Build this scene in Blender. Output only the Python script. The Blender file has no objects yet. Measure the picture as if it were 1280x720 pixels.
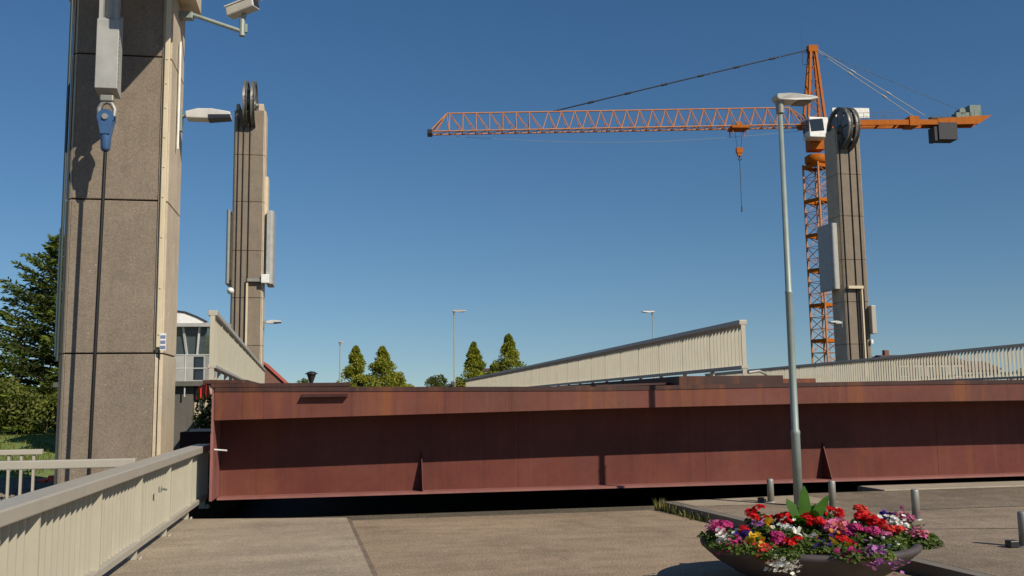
import bpy, bmesh, math, random
from mathutils import Vector, Matrix
R = math.radians
scene = bpy.context.scene
col = scene.collection
rng = random.Random(7)

# ------------------------------------------------------------------ helpers
class MB:
    """collects shapes in world coordinates; build() links them as ONE mesh object"""
    def __init__(self):
        self.v = []; self.f = []; self.s = []; self.mi = []; self.cur = 0
    def add(self, vs, fs, smooth=False):
        b = len(self.v)
        self.v += [tuple(p) for p in vs]
        for f in fs:
            self.f.append([b + i for i in f]); self.s.append(smooth); self.mi.append(self.cur)
        return self
    def hexa(self, p):                    # 8 points: bottom ring then top ring
        return self.add(p, [(3,2,1,0),(4,5,6,7),(0,1,5,4),(1,2,6,5),(2,3,7,6),(3,0,4,7)])
    def box(self, x0, x1, y0, y1, z0, z1, bev=0.0):
        if bev <= 0:
            return self.hexa([(x0,y0,z0),(x1,y0,z0),(x1,y1,z0),(x0,y1,z0),(x0,y0,z1),(x1,y0,z1),(x1,y1,z1),(x0,y1,z1)])
        bm = bmesh.new(); bmesh.ops.create_cube(bm, size=1)
        for v in bm.verts:
            v.co = ((x0+x1)/2+v.co.x*(x1-x0), (y0+y1)/2+v.co.y*(y1-y0), (z0+z1)/2+v.co.z*(z1-z0))
        bmesh.ops.bevel(bm, geom=bm.edges[:], offset=bev, segments=2, affect='EDGES', profile=.5)
        return self.bm(bm)
    def bm(self, bm, smooth=False, mat=None):
        bm.verts.ensure_lookup_table(); bm.verts.index_update()
        vs = [(mat @ v.co) if mat else v.co.copy() for v in bm.verts]
        self.add(vs, [[v.index for v in f.verts] for f in bm.faces], smooth); bm.free(); return self
    def obox(self, c, d, n, u, hd, hn, hu):   # oriented box: axes d n u (unit), half sizes
        c = Vector(c)
        P = lambda a,b,e: c + d*(a*hd) + n*(b*hn) + u*(e*hu)
        return self.hexa([P(-1,-1,-1),P(1,-1,-1),P(1,1,-1),P(-1,1,-1),P(-1,-1,1),P(1,-1,1),P(1,1,1),P(-1,1,1)])
    def bar(self, p, q, r, r2=None, seg=8, caps=True, smooth=True):
        p = Vector(p); q = Vector(q); r2 = r if r2 is None else r2
        d = (q-p).normalized(); a = d.orthogonal().normalized(); b = d.cross(a)
        vs = []
        for c, rr in ((p,r),(q,r2)):
            for i in range(seg):
                t = 2*math.pi*(i+.5)/seg; vs.append(c + a*(rr*math.cos(t)) + b*(rr*math.sin(t)))
        self.add(vs, [(i,(i+1)%seg,seg+(i+1)%seg,seg+i) for i in range(seg)], smooth and seg > 5)
        if caps: self.add(vs, [tuple(range(seg-1,-1,-1)), tuple(range(seg,2*seg))])
        return self
    def beam(self, p, q, w, h):            # square bar, w horizontal, h vertical-ish
        p = Vector(p); q = Vector(q); d = (q-p).normalized()
        up = Vector((0,0,1)) if abs(d.z) < .95 else Vector((1,0,0))
        n = d.cross(up).normalized(); u = n.cross(d)
        return self.obox((p+q)/2, d, n, u, (q-p).length/2, w/2, h/2)
    def tube(self, pts, r, seg=8):
        pts = [Vector(p) for p in pts]; vs = []; n = len(pts); a = None
        for i, p in enumerate(pts):
            d = (pts[min(i+1,n-1)] - pts[max(i-1,0)]).normalized()
            a = d.orthogonal().normalized() if a is None else (a - d*a.dot(d)).normalized()
            b = d.cross(a); rr = r[i] if isinstance(r, (list,tuple)) else r
            for k in range(seg):
                t = 2*math.pi*k/seg; vs.append(p + a*(rr*math.cos(t)) + b*(rr*math.sin(t)))
        fs = [(i*seg+k, i*seg+(k+1)%seg, (i+1)*seg+(k+1)%seg, (i+1)*seg+k) for i in range(n-1) for k in range(seg)]
        self.add(vs, fs, True)
        return self.add(vs, [tuple(range(seg-1,-1,-1)), tuple(range((n-1)*seg, n*seg))])
    def lathe(self, c, prof, seg=32, axis='z', close=False):
        vs = []; c = Vector(c)
        for (r, h) in prof:
            for k in range(seg):
                t = 2*math.pi*k/seg; a, b = r*math.cos(t), r*math.sin(t)
                vs.append(c + (Vector((a,b,h)) if axis == 'z' else Vector((h,a,b)) if axis == 'x' else Vector((a,h,b))))
        n = len(prof)
        fs = [(i*seg+k, i*seg+(k+1)%seg, (i+1)*seg+(k+1)%seg, (i+1)*seg+k) for i in range(n-1 if not close else n) for k in range(seg)]
        if close: fs = [tuple(x % (n*seg) for x in f) for f in fs]
        return self.add(vs, fs, True)
    def prism(self, poly, axis, a0, a1):   # poly of 2-D points extruded along an axis
        n = len(poly)
        def pt(u, v, a): return (a,u,v) if axis == 'x' else (u,a,v) if axis == 'y' else (u,v,a)
        vs = [pt(u,v,a0) for u,v in poly] + [pt(u,v,a1) for u,v in poly]
        return self.add(vs, [tuple(range(n-1,-1,-1)), tuple(range(n,2*n))] + [(i,(i+1)%n,n+(i+1)%n,n+i) for i in range(n)])
    def build(self, name, mats, parent=None):
        me = bpy.data.meshes.new(name)
        o0 = wloc(parent) if parent else Vector((0,0,0))
        me.from_pydata([Vector(p)-o0 for p in self.v], [], self.f)
        if not isinstance(mats, (list,tuple)): mats = [mats]
        for m in mats: me.materials.append(m)
        for p, s, mi in zip(me.polygons, self.s, self.mi): p.use_smooth = s; p.material_index = mi
        bm = bmesh.new(); bm.from_mesh(me); bmesh.ops.recalc_face_normals(bm, faces=bm.faces[:]); bm.to_mesh(me); bm.free()
        o = bpy.data.objects.new(name, me); col.objects.link(o)
        if parent: o.parent = parent
        return o

def wloc(o):
    v = Vector((0,0,0))
    while o: v += o.location; o = o.parent
    return v
def tag(o, label=None, cat=None, group=None, kind=None):
    if label: o['label'] = label
    if cat: o['category'] = cat
    if group: o['group'] = group
    if kind: o['kind'] = kind
    return o
def thing(name, loc, label, cat, group=None):
    o = bpy.data.objects.new(name, None); o.location = loc; o.empty_display_size = .2; col.objects.link(o)
    return tag(o, label, cat, group)
def copy_tree(o, parent=None):
    c = o.copy(); col.objects.link(c)
    if parent: c.parent = parent
    for ch in list(o.children): copy_tree(ch, c)
    return c
def struct(o): return tag(o, kind='structure')

# ------------------------------------------------------------------ materials
def nodes(name):
    m = bpy.data.materials.new(name); m.use_nodes = True
    nt = m.node_tree; b = nt.nodes['Principled BSDF']
    return m, nt, b
def L(nt, a, b): nt.links.new(a, b)
def noise(nt, scale, detail=6, rough=.6, stretch=None, coord='Object'):
    tc = nt.nodes.new('ShaderNodeTexCoord'); n = nt.nodes.new('ShaderNodeTexNoise')
    n.inputs['Scale'].default_value = scale; n.inputs['Detail'].default_value = detail; n.inputs['Roughness'].default_value = rough
    if stretch:
        mp = nt.nodes.new('ShaderNodeMapping'); mp.inputs['Scale'].default_value = stretch
        L(nt, tc.outputs[coord], mp.inputs[0]); L(nt, mp.outputs[0], n.inputs['Vector'])
    else: L(nt, tc.outputs[coord], n.inputs['Vector'])
    return n.outputs['Fac']
def ramp(nt, fac, stops):
    r = nt.nodes.new('ShaderNodeValToRGB'); e = r.color_ramp.elements
    while len(e) < len(stops): e.new(.5)
    for i, (p, c) in enumerate(stops):
        e[i].position = p; e[i].color = (c[0],c[1],c[2],1) if isinstance(c, (tuple,list)) else (c,c,c,1)
    L(nt, fac, r.inputs[0]); return r.outputs[0]
def mix(nt, fac, a, b, mode='MIX'):
    m = nt.nodes.new('ShaderNodeMix'); m.data_type = 'RGBA'; m.blend_type = mode
    for s, v in ((m.inputs[0],fac),(m.inputs[6],a),(m.inputs[7],b)):
        if hasattr(v, 'is_output'): L(nt, v, s)
        elif isinstance(v, (int,float)): s.default_value = v
        else: s.default_value = (v[0],v[1],v[2],1)
    return m.outputs[2]
def bump(nt, b, h, strength=.3, dist=.01):
    n = nt.nodes.new('ShaderNodeBump'); n.inputs['Strength'].default_value = strength; n.inputs['Distance'].default_value = dist
    L(nt, h, n.inputs['Height']); L(nt, n.outputs[0], b.inputs['Normal'])
def mul(c, k): return tuple(min(1,x*k) for x in c)

def plain(name, c, rough=.5, metal=0., var=.12, scale=3., bmp=0., spec=.5, dirt=0.):
    m, nt, b = nodes(name)
    f = noise(nt, scale); o = ramp(nt, f, [(.3, mul(c,1-var)), (.7, mul(c,1+var))])
    if dirt:
        d = ramp(nt, noise(nt, 1.3, 8, .7, (3,3,.35)), [(.5,0),(.72,1)])
        dm = nt.nodes.new('ShaderNodeMath'); dm.operation='MULTIPLY'; dm.inputs[1].default_value = dirt; L(nt, d, dm.inputs[0])
        o = mix(nt, dm.outputs[0], o, mul(c,.45))
    L(nt, o, b.inputs['Base Color'])
    b.inputs['Roughness'].default_value = rough; b.inputs['Metallic'].default_value = metal
    b.inputs['Specular IOR Level'].default_value = spec
    if bmp: bump(nt, b, noise(nt, scale*12), bmp, .004)
    return m

def mat_aggregate(name, c, grain=34., smooth=False):
    m, nt, b = nodes(name)
    big = noise(nt, .9, 7, .65); streak = noise(nt, 1.2, 6, .65, (4,4,.25)); fine = noise(nt, grain, 3, .7)
    o = ramp(nt, big, [(.3, mul(c,.84)), (.7, mul(c,1.14))])
    o = mix(nt, .34 if not smooth else .25, o, ramp(nt, fine, [(.34, mul(c,.4)), (.5, mul(c,.95)), (.66, mul(c,1.5))]), 'MIX')
    blot = ramp(nt, noise(nt, 2.6, 8, .75, (1.4,1.4,1.)), [(.38,.78),(.55,1.02)]); o = mix(nt, .4, o, blot, 'MULTIPLY')
    sp = ramp(nt, noise(nt, 11, 2, .5), [(.72,0),(.75,1)]); o = mix(nt, sp, o, mul(c,1.5))
    o = mix(nt, .22, o, ramp(nt, streak, [(.35, .55), (.62, 1.)]), 'MULTIPLY')
    L(nt, o, b.inputs['Base Color']); b.inputs['Roughness'].default_value = .9; b.inputs['Specular IOR Level'].default_value = .25
    bump(nt, b, fine, .5 if not smooth else .15, .01)
    return m
def mat_redsteel(name, c, rust=.5, runs=.4):
    m, nt, b = nodes(name)
    big = noise(nt, .5, 6, .6); st = noise(nt, 1.0, 7, .68, (2.2,2.2,.22)); fine = noise(nt, 9, 6, .7)
    o = ramp(nt, big, [(.34, mul(c,.72)), (.52, c), (.68, (c[0]*1.15, c[1]*1.35, c[2]*1.4))])
    chalk = ramp(nt, noise(nt, .8, 5, .6, (1,1,.6)), [(.48,0),(.66,1)])
    cm = nt.nodes.new('ShaderNodeMath'); cm.operation='MULTIPLY'; cm.inputs[1].default_value=.28; L(nt, chalk, cm.inputs[0])
    o = mix(nt, cm.outputs[0], o, (c[0]*.95, c[1]*1.55, c[2]*1.55))
    rs = ramp(nt, st, [(.50,0),(.66,1)])
    rm = nt.nodes.new('ShaderNodeMath'); rm.operation='MULTIPLY'; rm.inputs[1].default_value=rust; L(nt, rs, rm.inputs[0])
    o = mix(nt, rm.outputs[0], o, (.23,.075,.02))
    o = mix(nt, .3, o, ramp(nt, fine, [(.35,.6),(.6,1.)]), 'MULTIPLY')
    run = ramp(nt, noise(nt, 1.0, 8, .75, (7,7,.16)), [(.52,1.),(.66,.42)]); o = mix(nt, runs, o, run, 'MULTIPLY')
    wash = ramp(nt, noise(nt, 1.0, 5, .7, (5,5,.12)), [(.62,0),(.76,.28)]); o = mix(nt, wash, o, (.26,.15,.11))
    sp = ramp(nt, noise(nt, 15, 4, .7), [(.69,0),(.73,1)]); o = mix(nt, sp, o, (.13,.045,.02))
    L(nt, o, b.inputs['Base Color']); b.inputs['Roughness'].default_value = .62; b.inputs['Specular IOR Level'].default_value = .3
    bump(nt, b, noise(nt, 2.2, 3), .12, .02)
    return m
def mat_asphalt(name, c, grain=90., patch=.35, crack=0.):
    m, nt, b = nodes(name)
    big = noise(nt, .45, 8, .68); fine = noise(nt, grain, 2, .8); mid = noise(nt, 5., 6, .7)
    o = ramp(nt, big, [(.3, mul(c,.78)), (.7, mul(c,1.18))])
    o = mix(nt, .9, o, ramp(nt, fine, [(.3,.4),(.5,.95),(.7,1.8)]), 'MULTIPLY')
    fl = ramp(nt, noise(nt, 34, 2, .5), [(.70,0),(.74,1)]); o = mix(nt, fl, o, mul(c,1.7))
    st = ramp(nt, noise(nt, .7, 7, .7, (1,2.6,1)), [(.40,.78),(.56,1.04)]); o = mix(nt, .7, o, st, 'MULTIPLY')
    o = mix(nt, patch, o, ramp(nt, mid, [(.35,.6),(.65,1.15)]), 'MULTIPLY')
    oil = ramp(nt, noise(nt, .9, 5, .6, (1.6,.5,1)), [(.58,1.),(.72,.72)]); o = mix(nt, .8, o, oil, 'MULTIPLY')
    if crack:
        v = nt.nodes.new('ShaderNodeTexVoronoi'); v.feature='DISTANCE_TO_EDGE'; v.inputs['Scale'].default_value=.55
        tc = nt.nodes.new('ShaderNodeTexCoord'); L(nt, tc.outputs['Object'], v.inputs['Vector'])
        o = mix(nt, crack, o, ramp(nt, v.outputs[0], [(0.,.45),(.006,1.)]), 'MULTIPLY')
    L(nt, o, b.inputs['Base Color']); b.inputs['Roughness'].default_value=.88; b.inputs['Specular IOR Level'].default_value=.3
    bump(nt, b, fine, .45, .008)
    return m
def mat_leaf(name, c, var=.35, hue=None, sss=.25):
    m, nt, b = nodes(name)
    f = noise(nt, .8, 5, .7); g = noise(nt, 9., 3, .6)
    h = hue or (c[0]*1.9, c[1]*1.45, c[2]*.8)
    o = ramp(nt, f, [(.3, mul(c,1-var)), (.52, c), (.72, h)])
    o = mix(nt, .5, o, ramp(nt, g, [(.3,.6),(.7,1.25)]), 'MULTIPLY')
    L(nt, o, b.inputs['Base Color']); b.inputs['Roughness'].default_value=.55; b.inputs['Specular IOR Level'].default_value=.25
    tr = nt.nodes.new('ShaderNodeBsdfTranslucent'); L(nt, mix(nt, 1., o, (1.3,1.5,.5), 'MULTIPLY'), tr.inputs[0])
    ms = nt.nodes.new('ShaderNodeMixShader'); ms.inputs[0].default_value=sss
    L(nt, b.outputs[0], ms.inputs[1]); L(nt, tr.outputs[0], ms.inputs[2]); L(nt, ms.outputs[0], nt.nodes['Material Output'].inputs[0])
    return m
def mat_petal(name, c, c2=None):
    m, nt, b = nodes(name)
    o = ramp(nt, noise(nt, 14, 3), [(.35, mul(c,.7)), (.65, c2 or mul(c,1.15))])
    L(nt, o, b.inputs['Base Color']); b.inputs['Roughness'].default_value=.6; b.inputs['Specular IOR Level'].default_value=.2
    tr = nt.nodes.new('ShaderNodeBsdfTranslucent'); L(nt, o, tr.inputs[0])
    ms = nt.nodes.new('ShaderNodeMixShader'); ms.inputs[0].default_value=.25
    L(nt, b.outputs[0], ms.inputs[1]); L(nt, tr.outputs[0], ms.inputs[2]); L(nt, ms.outputs[0], nt.nodes['Material Output'].inputs[0])
    return m
def mat_glass(name, c=(.02,.025,.03)):
    m, nt, b = nodes(name); b.inputs['Base Color'].default_value=(*c,1); b.inputs['Roughness'].default_value=.06; b.inputs['Specular IOR Level'].default_value=.7
    return m
def mat_brick(name, c1, c2, mortar, sc=6):
    m, nt, b = nodes(name)
    t = nt.nodes.new('ShaderNodeTexBrick'); t.inputs['Scale'].default_value=sc
    t.inputs['Color1'].default_value=(*c1,1); t.inputs['Color2'].default_value=(*c2,1); t.inputs['Mortar'].default_value=(*mortar,1)
    tc = nt.nodes.new('ShaderNodeTexCoord'); mp = nt.nodes.new('ShaderNodeMapping'); mp.inputs['Rotation'].default_value=(R(90),0,0)
    L(nt, tc.outputs['Object'], mp.inputs[0]); L(nt, mp.outputs[0], t.inputs['Vector']); L(nt, t.outputs[0], b.inputs['Base Color']); b.inputs['Roughness'].default_value=.9
    return m
def mat_water():
    m, nt, b = nodes('canal_water'); b.inputs['Base Color'].default_value=(.012,.022,.02,1); b.inputs['Roughness'].default_value=.06
    bump(nt, b, noise(nt, 1.2, 4), .25, .05); return m

M = dict(
    agg=mat_aggregate('exposed_aggregate', (.240,.193,.147)),
    conc=mat_aggregate('smooth_concrete', (.54,.445,.325), 40, True),
    dconc=mat_aggregate('dark_concrete', (.13,.12,.105), 40, True),
    groove=plain('joint_recess', (.03,.026,.022), .95),
    cream=plain('cream_paint', (.44,.405,.315), .5, dirt=.12, var=.05),
    creamrail=plain('cream_rail_paint', (.40,.365,.30), .42, dirt=.12, var=.05),
    spanpaint=plain('ivory_paint', (.42,.39,.305), .5, dirt=.15, var=.06),
    duct=plain('cream_duct', (.60,.50,.335), .5, dirt=.25, var=.06),
    red=mat_redsteel('red_oxide_paint', (.132,.032,.022), .22, .28),
    redf=mat_redsteel('red_oxide_fascia', (.145,.043,.029), .6, .45),
    rust=mat_redsteel('rusty_plate', (.055,.024,.020), .4),
    pinkedge=plain('faded_red_edge', (.26,.10,.085), .6, dirt=.5),
    asphalt=mat_asphalt('road_asphalt', (.325,.240,.160), 48),
    asphalt2=mat_asphalt('worn_pavement', (.262,.202,.144), 60, .4),
    slab=mat_asphalt('sidewalk_coating', (.365,.295,.210), 90, .2), strip=mat_asphalt('old_asphalt_strip', (.205,.162,.118), 60, .5),
    slabedge=plain('concrete_edge', (.34,.29,.22), .9, dirt=.5, bmp=.3),
    gutter=plain('gutter_strip', (.15,.115,.08), .9, dirt=.6, bmp=.5, var=.35), kerb=plain('kerb_stone', (.17,.15,.125), .9, dirt=.6, bmp=.4),
    soil=plain('soil', (.06,.045,.03), .95, bmp=.5),
    ground=mat_asphalt('earth', (.12,.10,.07), 30),
    gravel=mat_aggregate('gravel_bed', (.21,.175,.135), 14),
    lawn=plain('lawn', (.16,.21,.05), .9, var=.35, scale=4),
    galv=plain('galvanised_steel', (.27,.315,.29), .5, .3, var=.12, dirt=.25),
    galvd=plain('galvanised_steel_dull', (.30,.29,.255), .5, .4, var=.15),
    lampgrey=plain('lamp_housing', (.50,.49,.46), .45),
    dark=plain('dark_lens', (.025,.025,.028), .3),
    black=plain('black_steel', (.02,.02,.022), .4),
    wheel=plain('greased_steel', (.17,.16,.14), .42, .45, var=.4),
    white=plain('white_paint', (.72,.71,.66), .45, dirt=.15),
    greybox=plain('light_grey_panel', (.36,.355,.33), .5, dirt=.2),
    dgreen=plain('dark_green_panel', (.035,.05,.045), .5),
    blue=plain('blue_socket', (.06,.13,.27), .35, .2, dirt=.4),
    rope=plain('greased_rope', (.018,.016,.014), .45, .3),
    orange=plain('crane_orange', (.40,.105,.003), .6, var=.15, dirt=.3, spec=.15),
    jib=plain('crane_jib_orange', (.47,.205,.085), .6, var=.15, spec=.15),
    crdark=plain('counterweight_grey', (.05,.05,.055), .8),
    crgrn=plain('winch_green_grey', (.15,.19,.16), .6),
    glass=mat_glass('dark_glass'), skyglass=mat_glass('pale_glass', (.10,.13,.14)),
    spruce=mat_leaf('spruce_needles', (.055,.082,.013), .4, (.20,.21,.032)),
    sprucel=mat_leaf('young_needles', (.11,.145,.018), .35, (.23,.24,.035)),
    leafa=mat_leaf('crown_leaves', (.25,.26,.03), .28, (.38,.36,.06)),
    leafb=mat_leaf('dark_crown_leaves', (.095,.115,.02), .35),
    hedge=mat_leaf('hedge_leaves', (.13,.15,.03), .3, (.24,.24,.07)),
    plant=mat_leaf('plant_leaves', (.075,.115,.018), .45, (.19,.22,.045)),
    canna=mat_leaf('broad_leaf', (.055,.15,.014), .2, (.10,.24,.02), .4),
    silver=plain('silver_leaf', (.38,.40,.36), .8),
    bark=plain('bark', (.07,.05,.035), .95, bmp=.5),
    bowl=plain('bowl_concrete', (.062,.05,.05), .7, dirt=.6, bmp=.3, var=.3),
    brick=mat_brick('red_brick', (.20,.065,.04), (.15,.05,.035), (.2,.17,.14)),
    tile=plain('roof_tile', (.40,.085,.05), .7, var=.2), dtile=plain('dark_roof_tile', (.10,.06,.05), .8, var=.2),
    signred=plain('sign_red', (.55,.05,.04), .5), redcap=plain('red_plastic', (.75,.06,.03), .4),
    signblue=plain('label_blue', (.16,.20,.34), .5),
    weed=mat_leaf('weed_leaves', (.13,.13,.035), .3, (.22,.18,.08)),
    p_red=mat_petal('red_petals', (.62,.012,.012)), p_coral=mat_petal('coral_petals', (.68,.06,.04)),
    p_pink=mat_petal('pink_petals', (.72,.20,.36)), p_mag=mat_petal('magenta_petals', (.52,.045,.19)),
    p_pur=mat_petal('purple_petals', (.10,.045,.30)), p_white=mat_petal('white_petals', (.80,.79,.72)),
    p_yel=mat_petal('yellow_petals', (.80,.50,.03)), p_lil=mat_petal('lilac_petals', (.50,.18,.48)), p_or=mat_petal('orange_petals', (.60,.20,.05)),
    water=mat_water(),
)

# ------------------------------------------------------------------ ground, water, roads
BX0, BX1, BY0, BY1, WZ = -2.5, 400., 14.45, 59.5, -2.2
BIG = 4000.
g = MB()
for (x0,x1,y0,y1) in ((-BIG,BX0,-BIG,BIG),(BX0,BX1,-BIG,BY0),(BX0,BX1,BY1,BIG),(BX1,BIG,-BIG,BIG)):
    g.add([(x0,y0,-.02),(x1,y0,-.02),(x1,y1,-.02),(x0,y1,-.02)], [(0,1,2,3)])
struct(g.build('ground', M['ground']))
q = MB()
q.box(BX0-.4,BX0,BY0-.4,BY1+.4,WZ-1,-.024); q.box(BX0,BX1,BY0-.4,BY0,WZ-1,-.024); q.box(BX0,BX1,BY1,BY1+.4,WZ-1,-.024)
struct(q.build('canal_bank', M['dconc']))
q = MB(); q.box(BX0-.02,36,BY0-.02,28,WZ-1,-.95); struct(q.build('gap_darkening_shelf', M['dconc']))  # shelf added to hide bright water and keep the gap below the beam dark
w = MB(); w.add([(BX0-.2,BY0-.2,WZ),(BX1,BY0-.2,WZ),(BX1,BY1+.2,WZ),(BX0-.2,BY1+.2,WZ)], [(0,1,2,3)])
struct(w.build('canal_water', M['water']))

# kerb line of the right-hand pavement: a straight line through (4.72,13.3) and (5.24,7.0)
def kx(y): return 4.72 + (13.3-y)*.0825
r = MB(); r.add([(.05,-30,0),(kx(-30),-30,0),(kx(13.72),13.72,0),(.12,13.72,0)], [(0,1,2,3)])
struct(r.build('road', M['asphalt']))
re_ = MB(); re_.box(.14,4.68,13.725,14.44,-.9,-.035)
struct(re_.build('road_edge_beam', M['slabedge']))
# left sidewalk: coated plate with a pale edge strip
def lx(y): return .155 + (13.54-y)*.04
s = MB(); s.prism([(-2.4,-20),(lx(-20),-20),(lx(13.55),13.55),(-2.4,14.12)], 'z', -.4, .06)
struct(s.build('sidewalk', M['slab']))
k = MB()
k.hexa([(lx(-20),-20,-.1),(lx(-20)+.09,-20,-.1),(lx(13.52)+.09,13.52,-.1),(lx(13.52),13.52,-.1),
        (lx(-20)+.002,-20,.05),(lx(-20)+.06,-20,.035),(lx(13.52)+.06,13.52,.035),(lx(13.52)+.002,13.52,.05)])
struct(k.build('sidewalk_edge_strip', M['gutter']))
# right pavement: kerb, light paving near, darker asphalt strip by the bridge
k = MB(); kw=.16
k.hexa([(kx(-20),-20,-.2),(kx(-20)+kw,-20,-.2),(kx(13.7)+kw,13.7,-.2),(kx(13.7),13.7,-.2),
        (kx(-20)+.02,-20,.118),(kx(-20)+kw,-20,.118),(kx(13.7)+kw,13.7,.118),(kx(13.7)+.02,13.7,.118)])
struct(k.build('kerb', M['kerb']))
p = MB(); p.prism([(kx(-20)+kw,-20),(40,-20),(40,11.1),(7.2,11.75),(7.05,14.0),(kx(13.7)+kw,13.7)], 'z', -.3, .12)
struct(p.build('pavement', M['asphalt2']))
p = MB(); p.prism([(7.2,11.754),(40,11.104),(40,14.42),(7.06,14.3)], 'z', -.3, .108)
struct(p.build('pavement_strip', M['strip']))
p = MB(); p.add([(kx(13.65)+kw+.02,13.65,.124),(7.0,13.85,.124),(7.05,12.75,.124),(kx(12.95)+kw+.02,12.95,.124)],[(0,1,2,3)]); struct(p.build('paving_pad', M['slab']))
p = MB(); p.add([(7.05,11.80,.124),(7.2,11.72,.124),(14,11.50,.124),(14,11.54,.124),(7.2,11.77,.124)],[(0,1,2,3,4)]); p.add([(5.6,10.2,.124),(9.5,9.3,.124),(9.5,9.33,.124),(5.6,10.225,.124)],[(0,1,2,3)]); struct(p.build('pavement_joint', M['gutter']))
p = MB(); p.box(8.75,33,14.5,15.35,-.6,.105,.02)
for i in range(24):
    x = 8.9+i*1.0; p.box(x,x+.9,14.47,14.5,-.5,.02)
led = p.build('abutment_ledge', M['slabedge']); struct(led)
# ground on the left of the tower
p = MB(); p.add([(-9.5,15.2,-.008),(-2.45,15.2,-.008),(-2.45,24.,-.008),(-9.5,24.,-.008)],[(0,1,2,3)])
struct(p.build('gravel_bed', M['gravel']))
p = MB(); p.add([(-60,24.2,-.006),(-6.2,24.2,-.006),(-6.2,33,.05),(-10,42,.5),(-60,42,.5)],[(0,1,2,3,4)]); p.add([(-60,42,.5),(-10,42,.5),(-10,80,.5),(-60,80,.5)],[(0,1,2,3)])
struct(p.build('grass_bank', M['lawn']))
gb = MB(); rg = random.Random(3)
for i in range(9000):
    x = rg.uniform(-24,-7); y = rg.uniform(24.4,42); z = max(0,(y-33)/9*.45)+(.03 if y>27 else 0)
    if x > -10+(42-y)*.3: continue
    a = rg.uniform(0,6.28); h = rg.uniform(.08,.22); wd=.03
    gb.add([(x-wd*math.cos(a),y-wd*math.sin(a),z-.04),(x+wd*math.cos(a),y+wd*math.sin(a),z-.04),(x+rg.uniform(-.08,.08),y+rg.uniform(-.08,.08),z+h)],[(0,1,2)])
tag(gb.build('grass', M['hedge']), 'short green grass growing on the bank below the hedge', 'grass', kind='stuff')
# gravel stones (loose)
gs = MB(); 
for i in range(2600):
    x = rg.uniform(-8.5,-5.3); y = rg.uniform(16.5,23.5); rr = rg.uniform(.02,.055)
    pts=[(x+rr*math.cos(t)*rg.uniform(.7,1.2), y+rr*math.sin(t)*rg.uniform(.7,1.2), -.01) for t in (0.3,1.5,2.8,4.2,5.3)]
    gs.add(pts+[(x,y,rr*.8)], [(i2,(i2+1)%5,5) for i2 in range(5)])
tag(gs.build('loose_gravel', M['gravel']), 'loose grey gravel lying beside the near concrete tower', 'gravel', kind='stuff')
wd_ = MB()
for i in range(230):
    y = 13.75-2.4*rg.random()**1.8; x = kx(y)+rg.gauss(-.02,.03); h = rg.uniform(.03,.13)*(1.5 if y>13 else 1); a=rg.uniform(0,6.28)
    wd_.add([(x-.015*math.cos(a),y-.015*math.sin(a),0),(x+.015*math.cos(a),y+.015*math.sin(a),0),(x+rg.uniform(-.07,.07),y+rg.uniform(-.07,.07),h)],[(0,1,2)])
tag(wd_.build('kerb_weeds', M['weed']), 'dry weeds and moss growing along the kerb foot', 'weeds', kind='stuff')

# ------------------------------------------------------------------ railings
UP = Vector((0,0,1))
def railing(name, label, group, p0, p1, zb, h, post_sp, pitch, mats, side=1, n_off=0., feet=True, pd=.065, po=.012, rail_h=.1, rail_hw=.115, zg=None, fin=.08, endcap=True):
    """flat-bar railing: box top rail, box bottom rail, fins set across the line, deeper posts; zb = height of the
    bottom rail's underside above the p0/p1 ground z"""
    P0 = Vector(p0); P1 = Vector(p1); d = (P1-P0).normalized(); n = Vector((d.y,-d.x,0)).normalized()*side; u = n.cross(d)
    if u.z < 0: u = -u
    Ln = (P1-P0).length
    t = thing(name, P0, label, 'railing', group)
    mp, mr = mats; po_ = po
    top = MB(); top.obox((P0+P1)/2+UP*(h-rail_h/2), d, n, u, Ln/2, rail_hw, rail_h/2)
    tr = top.build('top_rail', mr, t)
    bv = tr.modifiers.new('bevel','BEVEL'); bv.width=.012; bv.segments=2
    bot = MB(); bot.obox((P0+P1)/2+UP*(zb+.035)+n*.0, d, n, u, Ln/2, .075, .035)
    br = bot.build('bottom_rail', mr, t); bv = br.modifiers.new('bevel','BEVEL'); bv.width=.008; bv.segments=1
    npan = max(1, round(Ln/post_sp)); sp = Ln/npan
    z0, z1 = zb+.07, h-rail_h
    for i in range(npan+1):
        s = min(max(i*sp,.02), Ln-.02)
        c = P0 + d*s
        pm = MB()
        pm.obox(c+UP*((z0+z1)/2)+n*po_, d, n, u, .014, pd, (z1-z0)/2)
        post = pm.build('post', mp, t)
        if feet:
            fm = MB()
            fm.obox(c+UP*(zb/2), d, n, u, .012, .045, zb/2)
            fm.obox(c+UP*.012+n*.03, d, n, u, .075, .075, .012)
            for a_ in (-.045,.045): fm.bar(c+d*a_+n*.075+UP*.02, c+d*a_+n*.075+UP*.055, .013, seg=6)
            fm.build('foot', mr, post)
        if i < npan:
            pn = MB(); m = max(2, round(sp/pitch))
            for j in range(1, m):
                cc = P0 + d*(i*sp + j*sp/m)
                pn.obox(cc+UP*((z0+z1)/2)-n*.01, d, n, u, .0065, fin/2, (z1-z0)/2)
            pn.build('bar_panel', mp, t)
    if endcap:
        e = MB(); e.obox(P1+d*.008+UP*(h-rail_h/2), d, n, u, .0075, rail_hw-.012, rail_h/2-.012); e.build('end_cap', mr, t)
    return t
rails = []
t = railing('railing', 'long cream railing in the foreground running along the left sidewalk edge', None,
        (-2.02,1.8,.03), (-2.02,15.75,.03), .14, .98, 1.75, .155, (M['cream'],M['creamrail']), side=1)
lt = MB(); lt.box(-1.93,-1.90,11.35,11.41,.65,.72,.01); lt.bar((-1.9,11.38,.69),(-1.84,11.35,.68),.013); lt.build('latch', M['galvd'], t)
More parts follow.
